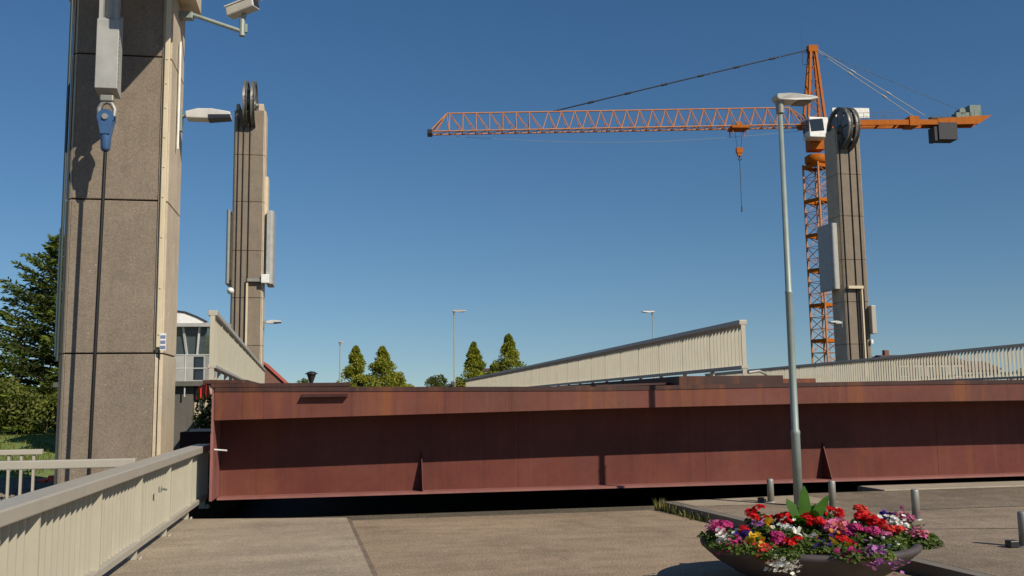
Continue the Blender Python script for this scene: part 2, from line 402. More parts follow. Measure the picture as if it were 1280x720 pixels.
t = railing('bridge_railing', 'short cream railing on the raised bridge deck beside the left towers', 'railings on the raised bridge deck',
        (-2.32,18.9,2.08), (-3.63,50.5,2.08), .22, 1.32, 1.95, .185, (M['spanpaint'],M['creamrail']), side=1, pd=.045, po=0., rail_hw=.085)
t = railing('bridge_railing', 'cream railing rising along the middle of the raised deck with its near end cut square', 'railings on the raised bridge deck',
        (8.17,18.4,2.0), (8.95,67.,2.0), .2, 1.2, 1.8, .2, (M['spanpaint'],M['creamrail']), side=-1, pd=.045, po=0., rail_hw=.085)
t = railing('bridge_railing', 'cream railing with open slits in front of the right tower and crane', 'railings on the raised bridge deck',
        (20.6,18.4,2.0), (23.1,58.,2.0), .12, 1.2, 1.8, .19, (M['spanpaint'],M['creamrail']), side=-1, pd=.045, po=0., rail_hw=.085)
t = railing('parapet_rail', 'lower pale railing seen through the slits of the right bridge railing', 'railings on the raised bridge deck',
        (31.2,18.4,1.75), (33.0,61.,1.75), .1, .98, 2.2, .24, (M['spanpaint'],M['creamrail']), side=-1, pd=.045, po=0., rail_hw=.085)
# plain hand rail and guard rail on the left
t = thing('hand_rail', (-2.9,12,0), 'plain pale box rail running left behind the foreground railing', 'rail')
m_ = MB(); m_.box(-7.,-2.3,11.94,12.06,.9,1.0,.012); m_.build('top_rail', M['creamrail'], t)
for x in (-2.52,-4.6,-6.7):
    m_ = MB(); m_.box(x-.025,x+.025,11.97,12.03,-.02,.9); m_.build('post', M['creamrail'], t)
t = thing('guard_rail', (-6.5,18,0), 'low pale guard rail with wide spaced posts left of the near tower', 'railing')
m_ = MB(); m_.box(-9.5,-4.98,17.95,18.05,.80,.89,.01); m_.build('top_rail', M['creamrail'], t)
for i in range(23):
    x = -5.12-i*.2; m_ = MB(); m_.box(x-.02,x+.02,17.98,18.02,-.01,.80); m_.build('post', M['creamrail'], t)
for x, lb in ((-6.02,'small red cap on the ground nearest the near tower foot'),(-6.22,'smaller flat red cap left of the other red cap')):
    m_ = MB(); m_.box(x-.09,x+.09,22.5,22.66,-.01,.14 if x>-6.1 else .07,.02); tag(m_.build('red_cap', M['redcap']), lb, 'cap', 'red caps at the tower foot')

# ------------------------------------------------------------------ lift bridge span
span = thing('bridge_span', (0,14.6,.25), 'red oxide painted lift bridge span raised above the road', 'bridge')
XL, XR, YF, YW = -1.76, 32.5, 14.6, 15.46
zt = lambda x: 1.83-(x-XL)*.0085 if x < 4.2 else (1.78+(x-4.2)*.009 if x < 9 else 1.823)
zb = lambda x: 1.385+(x-XL)*.0148 if x < 4.2 else (1.474+(x-4.2)*.01 if x < 8 else 1.512)
xs = [XL+.02, 0, 1, 2, 3, 4.2, 5, 6, 7, 8, 9, 12, 18, 25, XR]
def xprism(m, y0, y1, f0, f1):
    vs = []
    for x in xs: vs += [(x,y0,f0(x)),(x,y1,f0(x)),(x,y1,f1(x)),(x,y0,f1(x))]
    fs = [(0,1,2,3),(4*len(xs)-1,4*len(xs)-2,4*len(xs)-3,4*len(xs)-4)]
    for i in range(len(xs)-1):
        for k in range(4): fs.append((4*i+k,4*i+(k+1)%4,4*(i+1)+(k+1)%4,4*(i+1)+k))
    m.add(vs, fs)
m_ = MB(); xprism(m_, YF, YF+.03, zb, zt); fas = m_.build('fascia_plate', M['redf'], span)
m_ = MB()
for x in (12.5, 21.): m_.box(x-.028,x+.028,YF-.008,YF,zb(x)+.004,zt(x)-.004)
m_.build('seam_strip', M['rust'], fas)
for x in (2.9, 6.1, 10.4, 16.7, 24.):
    m_ = MB(); m_.box(x-.006,x+.006,YW-.004,YW,.235,1.4); m_.build('weld_seam', M['red'], span)
m_ = MB(); xprism(m_, YF-.012, YF+.5, lambda x: zt(x)-.03, lambda x: zt(x)+.036); m_.build('top_flange', M['rust'], span)
m_ = MB(); xprism(m_, YF+.03, YW, lambda x: zb(x)+.03, lambda x: zb(x)+.06); m_.build('soffit_plate', M['rust'], span)
m_ = MB(); m_.box(XL+.02,XR,YW,YW+.03,.229,1.75); m_.build('web_plate', M['red'], span)
m_ = MB(); m_.box(XL+.02,XR,15.15,YW+.1,.195,.229); m_.build('bottom_flange', M['pinkedge'], span)
for i, x in enumerate((1.34, 8.22, 15.0, 21.8, 28.4)):
    m_ = MB(); m_.prism([(YW,.229),(YW-.28,.229),(YW-.03,.80),(YW,.84)], 'x', x-.007, x+.007); m_.build('gusset', M['red'], span)
m_ = MB(); m_.box(XL-.02,XL+.018,YF-.02,YW+.5,.235,1.20); m_.box(XL-.018,XL+.016,YF+.012,YW+.5,1.202,1.86)
m_.build('end_plate', M['pinkedge'], span)
m_ = MB(); m_.bar((XL+.02,YF+.14,.96),(XL+.2,YF+.1,.945),.013); m_.build('locking_pin', M['white'], span)
m_ = MB(); m_.box(XL-.03,.2,YF-.02,YF+.6,zt(0)+.045,zt(0)+.1); m_.build('cover_plate', M['rust'], span)
m_ = MB(); m_.prism([(YF-.11,1.705),(YF-.002,1.75),(YF-.002,1.705)], 'x', -.5, .17); m_.build('drip_ledge', M['rust'], span)
m_ = MB(); m_.box(-1.72,XR,YF+.5,64,1.5,1.78); dk = m_.build('deck', M['asphalt'], span)
m_ = MB(); m_.box(5.6,7.45,15.25,64,1.79,1.985); m_.build('raised_walkway', M['rust'], span)
m_ = MB(); m_.hexa([(1.6,15.4,1.76),(7.4,15.8,1.9),(7.4,60,1.9),(1.6,60,1.76),(1.6,15.4,1.80),(7.4,15.8,1.93),(7.4,60,1.93),(1.6,60,1.80)]); m_.build('road_plate', M['rust'], span)
m_ = MB(); m_.box(7.6,9.6,18.2,64,1.785,1.99); m_.build('walkway_kerb', M['redf'], span)
m_ = MB(); m_.box(19.8,XR,18.2,64,1.785,1.995); m_.build('outer_walkway', M['rust'], span)
m_ = MB(); m_.hexa([(-2.46,18.8,2.01),(-1.66,18.8,2.01),(-1.66,64,2.01),(-4.6,64,2.01),(-2.46,18.8,2.075),(-1.66,18.8,2.075),(-1.66,64,2.075),(-4.6,64,2.075)]); m_.build('side_walkway', M['rust'], span)
for x in (-1.4, 5.5, 12.5, 19.5, 26.5, 32.):
    m_ = MB(); m_.box(x-.15,x+.15,YW+.12,63.5,.3,1.49); m_.build('main_girder', M['red'], span)
m_ = MB(); m_.box(-3.25,-2.3,21.5,22.3,.1,1.05)
m_.build('guide_bracket', M['rust'], span)
m_ = MB(); m_.box(-3.05,-2.45,21.45,21.65,1.055,1.11); m_.build('bracket_cap', M['white'], span)
m_ = MB(); xprism(m_, 63.9, 64, lambda x:.3, lambda x:1.8); m_.build('far_end_girder', M['red'], span)
for y in range(22,63,8):
    m_ = MB(); m_.box(-1.6,XR-.3,y-.12,y+.12,.45,1.495); m_.build('cross_girder', M['red'], span)
# loose pipe ends at the railing end
m_ = MB(); m_.tube([(8.15,18.2,2.12),(8.4,18.25,2.15),(8.55,18.3,2.1),(8.7,18.4,2.0)],.03)
m_.build('cable_end', M['galvd'], span)

# ------------------------------------------------------------------ towers
def tower(cx0, cx1, y0, y1, ztop, joints, label, front=-1, cuts=None):
    """concrete lift tower: aggregate panels between recessed joints, smooth chamfered corners"""
    t = thing('lift_tower', ((cx0+cx1)/2, (y0+y1)/2, 0), label, 'tower', 'lift bridge towers')
    ch = .14
    core = MB(); core.box(cx0+.06,cx1-.06,y0+.06,y1-.06,-.3,ztop-.1); core.build('core', M['groove'], t)
    zs = [-.3]+list(joints)+[ztop]; gp=.03
    for i in range(len(zs)-1):
        a, b = zs[i]+gp/2, zs[i+1]-gp/2
        pn = MB(); pn.box(cx0+ch,cx1-ch,y0,y0+.1,a,b,.012); pn.build('wall_panel', M['agg'], t)
        pn = MB(); pn.box(cx0+ch,cx1-ch,y1-.1,y1,a,b,.012); pn.build('wall_panel', M['agg'], t)
        pn = MB(); pn.box(cx1-.1,cx1,y0+ch,y1-ch,a,b,.012); pn.build('side_panel', M['conc'], t)
        pn = MB(); pn.box(cx0,cx0+.1,y0+ch,y1-ch,a,b,.012); pn.build('side_panel', M['conc'], t)
        for sx, xx in ((1,cx0),(-1,cx1)):
            for sy, yy in ((1,y0),(-1,y1)):
                pn = MB(); pn.prism([(xx+sx*(ch-.012),yy+sy*.012),(xx+sx*.012,yy+sy*(ch-.012)),(xx+sx*.1,yy+sy*(ch+.02)),(xx+sx*(ch+.02),yy+sy*.1)],'z',a,b); pn.build('corner_strip', M['conc'], t)
    return t
def sheave(t, cx, cy, cz, rad, w):
    """grooved cable wheel with round holes, axis along X"""
    m_ = MB()
    prof = [(rad,-w/2),(rad,-w/2+.02),(rad-.09,-w*.2),(rad-.09,w*.2),(rad,w/2-.02),(rad,w/2),(rad-.16,w/2),(rad-.2,w*.22),(rad-.2,-w*.22),(rad-.16,-w/2)]
    m_.lathe((cx,cy,cz), prof, 48, 'x', True)
    o = m_.build('sheave', M['wheel'], t)
    d = MB()                              # web disc made of spokes between holes
    for k in range(7):
        a = 2*math.pi*k/7
        c0 = Vector((cx,cy+math.cos(a)*.3,cz+math.sin(a)*.3)); c1 = Vector((cx,cy+math.cos(a)*(rad-.17),cz+math.sin(a)*(rad-.17)))
        tv = Vector((0,-math.sin(a),math.cos(a)))
        n = Vector((1,0,0)); w0, w1 = .13, .56
        d.add([c0-tv*w0-n*.04,c0+tv*w0-n*.04,c1+tv*w1-n*.04,c1-tv*w1-n*.04,c0-tv*w0+n*.04,c0+tv*w0+n*.04,c1+tv*w1+n*.04,c1-tv*w1+n*.04],
              [(0,1,2,3),(4,5,6,7),(0,1,5,4),(1,2,6,5),(2,3,7,6),(3,0,4,7)])
    d.lathe((cx,cy,cz), [(.0,-.12),(.34,-.12),(.34,.12),(0,.12)], 24, 'x')
    d.build('wheel_web', M['wheel'], o)
    ax = MB(); ax.bar((cx-w,cy,cz),(cx+w,cy,cz),.13,seg=16); ax.build('axle', M['galvd'], o)

# near-left tower
NX0, NX1, NY0, NY1 = -5.22, -3.32, 19.5, 21.3
near = tower(NX0, NX1, NY0, NY1, 20.5, (2.64,5.64,8.57,11.5,14.5,17.5), 'big concrete lift tower close on the left with a rope and hanging box')
near.name = 'lift_tower'
m_ = MB()                                 # conduit on the right front corner
m_.box(-3.42,-3.325,19.40,19.47,2.75,18,.01)
for z in (3.0,3.9,4.9,5.7,6.3,6.9,7.5,8.0,8.5): m_.bar((-3.372,19.40,z),(-3.372,19.385,z),.018,seg=6)
dct = m_.build('cable_duct', M['duct'], near)
m_ = MB(); m_.box(-3.47,-3.425,19.47,19.5,2.7,18); m_.build('duct_bracket', M['conc'], dct)
m_ = MB(); m_.bar((-3.27,20.3,6.9),(-3.27,20.3,9.2),.025); m_.build('conduit', M['white'], near)
m_ = MB(); m_.box(-5.34,-5.28,19.75,19.82,2.6,5.1); ct_ = m_.build('cable_tray', M['white'], near)
m_ = MB(); m_.bar((-5.25,19.62,2.5),(-5.25,19.62,18),.03); m_.build('drain_pipe', M['dgreen'], near)
m_ = MB()
for i in range(3): m_.box(-3.335,-3.245,19.385,19.392,2.72+i*.1,2.78+i*.1)
m_.build('marker_plate', [M['signblue']], near)
m_ = MB(); m_.box(-3.345,-3.235,19.393,19.40,2.69,3.02); m_.build('plate_backing', M['white'], near)
# side housings (counterweight guides) high on the tower
def rounded_side(x0, x1, y0, y1, out):    # plan outline with the outer corners rounded
    pts = []; r_ = .3; n = 6
    if out > 0:
        pts = [(x0,y0)] + [(x1-r_*.6+r_*.6*math.sin(i/n*1.57), y0+r_-r_*math.cos(i/n*1.57)) for i in range(n+1)]
        pts += [(x1-r_*.6+r_*.6*math.cos(i/n*1.57), y1-r_+r_*math.sin(i/n*1.57)) for i in range(n+1)] + [(x0,y1)]
    else:
        q_ = rounded_side(-x1, -x0, y0, y1, 1); pts = [(-a,b) for a,b in q_][::-1]
    return pts
m_ = MB(); m_.prism(rounded_side(-3.31,-2.95,17.9,21.1,1), 'z', 10.05, 14); m_.build('side_housing', M['duct'], near)
m_ = MB(); m_.prism(rounded_side(-5.55,-5.25,18.6,21.1,-1), 'z', 10.05, 14); m_.build('side_housing', M['duct'], near)
m_ = MB(); m_.box(-3.25,-2.45,17.0,18.45,10.06,13.9,.03); m_.build('shadow_caster_block', M['duct'], near)  # unseen block added above the view to cast the slanting shadow on the front
# hanging box and rope with its socket
hb = MB(); hb.prism([(18.5,8.90),(18.5,7.56),(18.84,7.46),(18.84,9.1)], 'x', -4.50, -4.10); box = hb.build('hanging_box', M['greybox'], near)
bv = box.modifiers.new('bevel','BEVEL'); bv.width=.012; bv.segments=2
m_ = MB(); m_.box(-4.48,-4.41,18.55,18.75,8.9,11.5); m_.box(-4.21,-4.14,18.55,18.75,8.9,11.5); m_.box(-4.41,-4.21,18.7,18.75,9.0,11.5); m_.box(-4.48,-4.14,18.76,19.5,11.1,11.5); m_.build('hanger', M['greybox'], box)
for i in range(14):
    m_ = MB(); m_.bar((-4.102,18.55,7.7+i*.085),(-4.093,18.55,7.7+i*.085),.009,seg=6); m_.build('rivet', M['black'], box)
RX, RY = -4.295, 18.64; HZ = -.165
sk = MB(); sk.tube([(RX-.13,RY,(7.22+HZ)),(RX-.14,RY,(7.36+HZ)),(RX-.08,RY,(7.47+HZ)),(RX,RY,(7.5+HZ)),(RX+.08,RY,(7.47+HZ)),(RX+.14,RY,(7.36+HZ)),(RX+.13,RY,(7.22+HZ))], .045, 10)
sk.box(RX-.12,RX+.12,RY-.07,RY+.07,(7.50+HZ),(7.62+HZ),.02)
shk = sk.build('shackle', M['galvd'], near)
so = MB()
so.lathe((RX,RY,0), [(.001,(6.55+HZ)),(.06,(6.55+HZ)),(.085,(6.6+HZ)),(.10,(6.85+HZ)),(.115,(7.0+HZ)),(.09,(7.05+HZ)),(.001,(7.05+HZ))], 20)
for s_ in (-1,1):
    bmx = bmesh.new(); bmesh.ops.create_cone(bmx, cap_ends=True, segments=24, radius1=.15, radius2=.15, depth=.05)
    so.bm(bmx, False, Matrix.Translation((RX,RY+s_*.09,(7.18+HZ))) @ Matrix.Rotation(R(90),4,'X'))
    so.prism([(RX-.13,(7.12+HZ)),(RX-.08,(6.86+HZ)),(RX+.08,(6.86+HZ)),(RX+.13,(7.12+HZ))], 'y', RY+s_*.09-.024, RY+s_*.09+.024)
soc = so.build('rope_socket', M['blue'], near)
m_ = MB(); m_.bar((RX,RY-.15,(7.18+HZ)),(RX,RY+.15,(7.18+HZ)),.055,seg=14); m_.build('socket_pin', M['galvd'], soc)
m_ = MB(); m_.bar((RX,RY,(6.56+HZ)),(RX-.09,RY+.03,-.2),.034,seg=10); m_.build('rope', M['rope'], near)
sheave(near, -4.75, 20.4, 18.7, 1.35, .3); sheave(near, -3.9, 20.4, 18.7, 1.35, .3)

for o_, loc_ in ((near, (-3.843,18.36,.14)),): o_.scale = (.9,.9,.9); o_.location = loc_
# far towers: span side faces us
J = (2.6,5.3,8.3,11.3,14.45,17.5)
def far_tower(x0, y0, label, right):
    x1 = x0+1.98; y1 = y0+1.75
    t = tower(x0, x1, y0, y1, 20.45, J, label)
    sx = x0+.75 if not right else x0+.72
    for dx in ((-.24,.24) if not right else (-.28,.28)): sheave(t, sx+dx+(.22 if not right else .1), y0+.30, 20.85, 1.6, .26 if not right else .34)
    m_ = MB(); m_.box(x0+.1,x0+.32,y0+.2,y1-.2,20.4,20.9,.03); m_.box(x1-.5,x1-.16,y0+.15,y1-.2,20.45,20.95,.05); m_.build('bearing_block', M['conc'], t)
    for dx in ((.30,.62,1.02) if not right else (.28,1.0,1.55)):             # ropes down the face
        m_ = MB(); m_.bar((x0+dx,y0-.05,1.9),(x0+dx,y0-.05,19.9),.034,seg=6); m_.build('rope', M['rope'], t)
    z0_, z1_ = 9.2, 13.9
    m_ = MB(); m_.prism(rounded_side(x1+.18,x1+.6,y0-.1,y1+.3,1), 'z', z0_, z1_)
    if not right: m_.build('side_housing', M['greybox'], t)
    m_ = MB(); m_.prism(rounded_side(x0-(.75 if right else .34),x0-(.3 if right else .12),y0-.1,y1+.3,-1), 'z', z0_, z1_); m_.build('side_housing', M['greybox'], t)
    m_ = MB(); m_.box(x1+.002,x1+.18,y0+.4,y1-.2,z0_+.3,z1_+2.3)
    if not right: m_.build('guide_rail', M['duct'], t)
    m_ = MB(); m_.box(x0-.3,x0-.002,y0+.4,y1-.2,z0_+.3,z1_-.2); m_.build('guide_rail', M['duct'], t)
    return t, x1, y1
fl, fx1, fy1 = far_tower(-6.58, 62., 'slim concrete lift tower far on the left with two cable wheels on top', False)
m_ = MB(); m_.box(-5.62,-5.50,61.8,61.95,2.,9.3); m_.build('cable_duct', M['duct'], fl)
m_ = MB(); m_.box(-5.55,-4.3,61.7,61.9,9.3,9.5); m_.build('duct_arm', M['galvd'], fl)
m_ = MB(); m_.box(-4.7,-4.2,61.55,61.95,9.2,9.75,.03); m_.build('junction_box', M['white'], fl)
m_ = MB(); m_.box(-6.75,-6.45,61.6,61.95,5.2,6.6,.03); m_.build('wall_cabinet', M['galvd'], fl)
fr, gx1, gy1 = far_tower(35.15, 62., 'concrete lift tower on the right beside the orange crane with a spoked cable wheel', True)
m_ = MB(); m_.box(36.4,36.5,61.75,61.9,3.0,9.2); m_.build('cable_duct', M['duct'], fr)
m_ = MB(); m_.box(35.4,36.55,61.7,61.92,9.2,9.4); m_.build('duct_arm', M['duct'], fr)
m_ = MB(); m_.box(36.95,37.3,61.55,61.98,6.0,8.0,.04); m_.build('wall_cabinet', M['creamrail'], fr)
m_ = MB(); m_.box(36.95,37.13,61.8,61.98,5.3,5.6,.03); m_.build('junction_box', M['white'], fr)

# ------------------------------------------------------------------ lamps and cameras on the towers
def floodlight(loc, label):
    x, y, z = loc
    t = thing('flood_light', loc, label, 'light', 'flood lights on the towers')
    m_ = MB(); m_.bar((x,y,z+.1),(x,y-.25,z+.1),.03); m_.build('bracket', M['galvd'], t)
    m_ = MB(); m_.lathe((x,y-.3,z), [(.001,-.18),(.12,-.15),(.2,.1),(.22,.16)], 18, 'y'); m_.build('shade', M['white'], t)
    return t
floodlight((-6.55,61.9,8.7), 'round white flood light on the left face of the far left tower')
def towlamp(loc, s, label, dirx=1):
    """LED street light on a short arm from the tower side"""
    x, y, z = loc
    t = thing('wall_lamp', loc, label, 'lamp', 'lamps on arms from the towers')
    X = lambda a: x+dirx*a*s
    m_ = MB(); m_.bar((x,y,z-.06*s),(X(.17),y,z-.01*s),.035*s); m_.box(min(x,X(.06)),max(x,X(.06)),y-.07*s,y+.07*s,z-.35*s,z+.1*s); m_.build('arm', M['galv'], t)
    m_ = MB()
    top = [(.12,.03),(.35,.10),(.62,.11),(.98,.06)]; bt = [(1.0,-.05),(.55,-.10),(.14,-.10)]
    m_.prism([(X(a),z+b*s) for a,b in top+bt], 'y', y-.16*s, y+.16*s)
    hd = m_.build('lamp_head', M['lampgrey'], t); bv = hd.modifiers.new('b','BEVEL'); bv.width=.02*s; bv.segments=2
    m_ = MB(); m_.hexa([(X(.56),y-.163*s,z-.108*s),(X(.99),y-.163*s,z-.058*s),(X(.99),y+.163*s,z-.058*s),(X(.56),y+.163*s,z-.108*s),
                        (X(.56),y-.163*s,z-.02*s),(X(.99),y-.163*s,z-.0*s),(X(.99),y+.163*s,z-.0*s),(X(.56),y+.163*s,z-.02*s)])
    m_.build('lens', M['dark'], hd)
    return t
tl_ = towlamp((-3.27,20.45,7.66), 1.05, 'grey lamp on a short arm from the side of the near tower')
tl_.scale = (.9,.9,.9); tl_.location = (-2.943,18.4,7.054)
towlamp((-4.58,62.9,6.85), 1.1, 'thin lamp sticking out right of the far left tower')
towlamp((35.12,62.3,6.85), 1.0, 'small lamp sticking out left of the right tower beside the crane', -1)
t = thing('security_camera', (-3.3,20.4,9.5), 'white security camera on a slanted arm at the top of the near tower', 'camera')
m_ = MB(); m_.bar((-3.2,20.4,9.87),(-2.08,20.4,9.53),.045,seg=12); m_.box(-3.32,-3.05,20.3,20.5,9.72,9.86,.01); m_.build('arm', M['galv'], t)
m_ = MB(); m_.bar((-2.04,20.4,9.42),(-2.04,20.4,9.78),.065,seg=14); m_.bar((-2.04,20.4,9.72),(-2.0,20.4,9.9),.05); m_.box(-1.98,-1.93,20.36,20.44,9.5,9.68); m_.build('mount', M['galv'], t)
m_ = MB(); d_ = Vector((.62,-.35,.14)).normalized(); n_ = d_.cross(UP).normalized(); u_ = n_.cross(d_)
m_.obox((-2.04,20.38,10.02), d_, n_, u_, .34, .13, .105); hs = m_.build('housing', M['lampgrey'], t)
bv = hs.modifiers.new('b','BEVEL'); bv.width=.025; bv.segments=2
m_ = MB(); c_ = Vector((-2.04,20.38,10.02)); m_.obox(c_+u_*.118+d_*.03, d_, n_, u_, .38, .145, .011); m_.build('sun_shield', M['white'], hs)
m_ = MB(); m_.obox(c_+d_*.342, d_, n_, u_, .003, .1, .08); m_.build('lens', M['dark'], hs)

t.scale = (.9,.9,.9); t.location = (-2.97,18.36,8.71)
# ------------------------------------------------------------------ street lamps
def street_lamp(base, H, label, headlen=.56, s=1., turn=0., joints=(1.0,2.95), group='street lamps'):
    x, y, z = base
    t = thing('street_lamp', base, label, 'street lamp', group)
    r0 = .062*s
    m_ = MB(); m_.lathe((x,y,z), [(.001,-.05),(r0,-.05),(r0,joints[0]*1.0-.03),(r0*1.06,joints[0]-.02),(r0*1.06,joints[0]+.02),(r0*.84,joints[0]+.05),(r0*.80,joints[1]),(r0*.88,joints[1]+.01),(r0*.88,joints[1]+.03),(r0*.72,joints[1]+.04),(r0*.5,H-.1),(.001,H-.1)], 20)
    m_.build('pole', M['galv'], t)
    cz = z+H
    R_ = Matrix.Translation((x,y,0)) @ Matrix.Rotation(turn,4,'Z') @ Matrix.Translation((-x,-y,0))
    hx = lambda a: x+a*headlen
    m_ = MB(); m_.bar((x,y,cz-.22*s),(x,y,cz-.03*s),.058*s,.066*s,seg=14); m_.build('collar', M['galvd'], t)
    m_ = MB(); 
    prof = [(-.16,.0),(-.13,.05),(.25,.06),(.9,.02),(.96,-.005)]; bt = [(.93,-.02),(.72,-.05),(.3,-.06),(-.1,-.05)]
    wv = lambda a: (.15 if a > .2 else .10)*s
    vs=[]; pts = prof+bt
    for sy in (-1,1): vs += [R_ @ Vector((hx(a),y+sy*wv(a),cz+b*s*.9)) for a,b in pts]
    n=len(pts); m_.add(vs, [tuple(range(n)), tuple(range(2*n-1,n-1,-1))]+[(i,(i+1)%n,n+(i+1)%n,n+i) for i in range(n)])
    hd = m_.build('lamp_head', M['lampgrey'], t); bv = hd.modifiers.new('b','BEVEL'); bv.width=.012*s; bv.segments=2
    m_ = MB(); vs = [R_ @ Vector((hx(a),y+b*s,cz+c*s)) for c in (-.062,-.045) for a,b in ((.42,-.12),(.78,-.12),(.78,.12),(.42,.12))]
    m_.hexa(vs); m_.build('lens', M['dark'], hd)
    return t
street_lamp((6.3,12.6,.12), 5.8, 'tall grey street lamp on the pavement behind the flower bowl')
street_lamp((11.0*.75,68,0), 8.1, 'thin lamp post standing beyond the bridge between the two pairs of trees', .9, 1.25, 0., (1.2,3))
street_lamp((23.4,69,0), 8.2, 'lamp post behind the middle railing with its head pointing left', .9, 1.25, math.pi, (1.2,3))
street_lamp((.3,84,0), 6.9, 'small lamp post left of the two green trees', .5, 1.3, R(70), (1.2,3))
t = thing('post_lantern', (-1.55,62.2,0), 'dark cone shaped post lantern beyond the left end of the beam', 'lamp')
m_ = MB(); m_.bar((-1.55,62.2,-.02),(-1.55,62.2,3.1),.06); m_.build('pole', M['black'], t)
m_ = MB(); m_.lathe((-1.55,62.2,0), [(.001,2.75),(.06,2.8),(.28,3.45),(.30,3.5)], 14); m_.build('lantern_glass', M['dark'], t)
m_ = MB(); m_.lathe((-1.55,62.2,0), [(.001,3.68),(.2,3.64),(.40,3.52),(.40,3.49),(.001,3.49)], 14); m_.build('cap', M['black'], t)

# ------------------------------------------------------------------ bollards
def bollard(base, h, label):
    t = thing('bollard', base, label, 'bollard', 'steel bollards on the right pavement')
    x,y,z = base
    m_ = MB(); m_.lathe((x,y,z), [(.001,-.02),(.047,-.02),(.047,h-.02),(.04,h),(.001,h)], 18); m_.build('post', M['galvd'], t)
    m_ = MB(); m_.lathe((x,y,z), [(.001,.012),(.075,.012),(.075,-.01)], 18); m_.build('base_plate', M['galvd'], t)
    m_ = MB(); m_.box(x-.19,x-.09,y-.05,y+.04,z,z+.07,.01); m_.build('hinge', M['black'], t)
    return t
bollard((6.15,13.15,.12), .33, 'short steel bollard left of the lamp post near the bridge edge')
bollard((6.62,12.25,.12), .36, 'short steel bollard just right of the lamp post behind the broad leaves')
bollard((6.92,10.8,.12), .36, 'steel bollard behind the right end of the flower bowl')
bollard((6.66,8.6,.12), .34, 'steel bollard at the right edge of the photo with a dark base')

# ------------------------------------------------------------------ control cabin and left things
t = thing('control_cabin', (-6.2,36,0), 'bridge keeper cabin with slanted windows on a dark concrete pier', 'cabin')
m_ = MB(); m_.box(-9,-4.75,34,38.5,-2.4,2.25); m_.build('pier', M['dconc'], t)
m_ = MB(); m_.box(-4.74,-4.2,34.3,38.2,-2.4,2.2); m_.build('pier_end', M['conc'], t)
m_ = MB(); m_.box(-9.1,-4.15,33.7,38.7,2.26,2.42); m_.build('floor_slab', M['dconc'], t)
m_ = MB(); m_.box(-8.9,-4.5,34.9,38.2,2.42,3.35); m_.build('lower_wall', M['greybox'], t)
m_ = MB(); m_.box(-4.88,-4.55,34.885,34.90,2.5,3.3); m_.build('door_panel', M['glass'], t)
m_ = MB(); m_.hexa([(-8.8,34.95,3.35),(-4.55,34.95,3.35),(-4.55,38.1,3.35),(-8.8,38.1,3.35),(-8.9,34.5,4.3),(-4.4,34.5,4.3),(-4.4,38.2,4.3),(-8.9,38.2,4.3)])
wn = m_.build('window_band', M['skyglass'], t)
for x0,x1 in ((-5.12,-5.2),(-4.78,-4.66),(-5.9,-6.1),(-6.8,-7.)):
    m_ = MB(); m_.beam((x0,34.93,3.35),(x1,34.46,4.3),.07,.05); m_.build('window_post', M['white'], wn)
m_ = MB(); m_.box(-9.1,-4.3,34.3,38.4,4.3,4.42); m_.build('roof_slab', M['greybox'], t)
m_ = MB(); m_.prism([(-9.0,4.43),(-4.75,4.43),(-4.5,4.5),(-4.8,4.66),(-5.2,4.82),(-6,4.92),(-8.5,4.92),(-9,4.8)], 'y', 34.8, 38); m_.build('roof', M['white'], t)
m_ = MB(); m_.tube([(-4.45,34.78,4.5),(-4.8,34.78,4.68),(-5.2,34.78,4.84),(-6,34.78,4.94)],.03,6); m_.build('roof_edge', M['black'], t)
rl = MB()
for z in (2.85,3.3): rl.bar((-8.9,33.8,z),(-4.2,33.8,z),.022,seg=6)
hr = rl.build('balcony_rail', M['lampgrey'], t)
for x in (-4.2,-5.0,-5.9,-6.8,-7.7):
    m_ = MB(); m_.bar((x,33.8,1.9),(x,33.8,3.32),.028,seg=6); m_.build('rail_post', M['lampgrey'], hr)
t = thing('warning_board', (-3.35,26.,0), 'small red board on a post below the left bridge railing', 'sign')
m_ = MB(); m_.bar((-3.4,26.05,-.02),(-3.4,26.05,2.15),.03); m_.build('post', M['galvd'], t)
m_ = MB(); m_.prism([(-3.55,1.75),(-3.18,1.75),(-3.25,2.18),(-3.5,2.1)], 'y', 25.97, 26.02); m_.build('board', M['redcap'], t)

# ------------------------------------------------------------------ tower crane
CX, CY = 48.75, 90.
cr = thing('tower_crane', (CX,CY,0), 'orange tower crane with a long lattice jib behind the right tower', 'crane')
ma = R(23); hw = .95
cs = [Vector((CX+hw*math.sqrt(2)*math.cos(ma+R(45)+k*R(90))*1., CY+hw*math.sqrt(2)*math.sin(ma+R(45)+k*R(90)), 0)) for k in range(4)]
cs = [Vector((c.x,c.y,0)) for c in cs]
ZT = 25.6
mast = MB()
for c in cs: mast.beam(c+UP*-.1, c+UP*ZT, .15, .15)
zz = -1.0; sec = 3.6
levels = [ZT-.3-k*sec for k in range(8)]
for k in range(4):
    a, b = cs[k], cs[(k+1)%4]
    for zl in levels:
        if zl-sec < -1.5: continue
        n=3
        for j in range(n):
            z0_ = max(0,zl-sec+j*sec/n); z1_ = max(.1,zl-sec+(j+1)*sec/n)
            if j%2: mast.bar(a+UP*z0_, b+UP*z1_, .045, seg=5)
            else: mast.bar(b+UP*z0_, a+UP*z1_, .045, seg=5)
            mast.bar(a+UP*z1_, b+UP*z1_, .035, seg=5)
mast.build('mast', M['jib'], cr)
for zl in levels:
    if zl < 1: continue
    m_ = MB()
    for k in range(4): m_.beam(cs[k]+UP*zl, cs[(k+1)%4]+UP*zl, .2, .34)
    m_.build('mast_collar', M['orange'], cr)
ld = MB()
for s_ in (-.2,.2): ld.bar((CX+.1+s_,CY-.3,0),(CX+.1+s_,CY-.3,ZT),.03,seg=5)
ld.build('ladder', M['galvd'], cr)
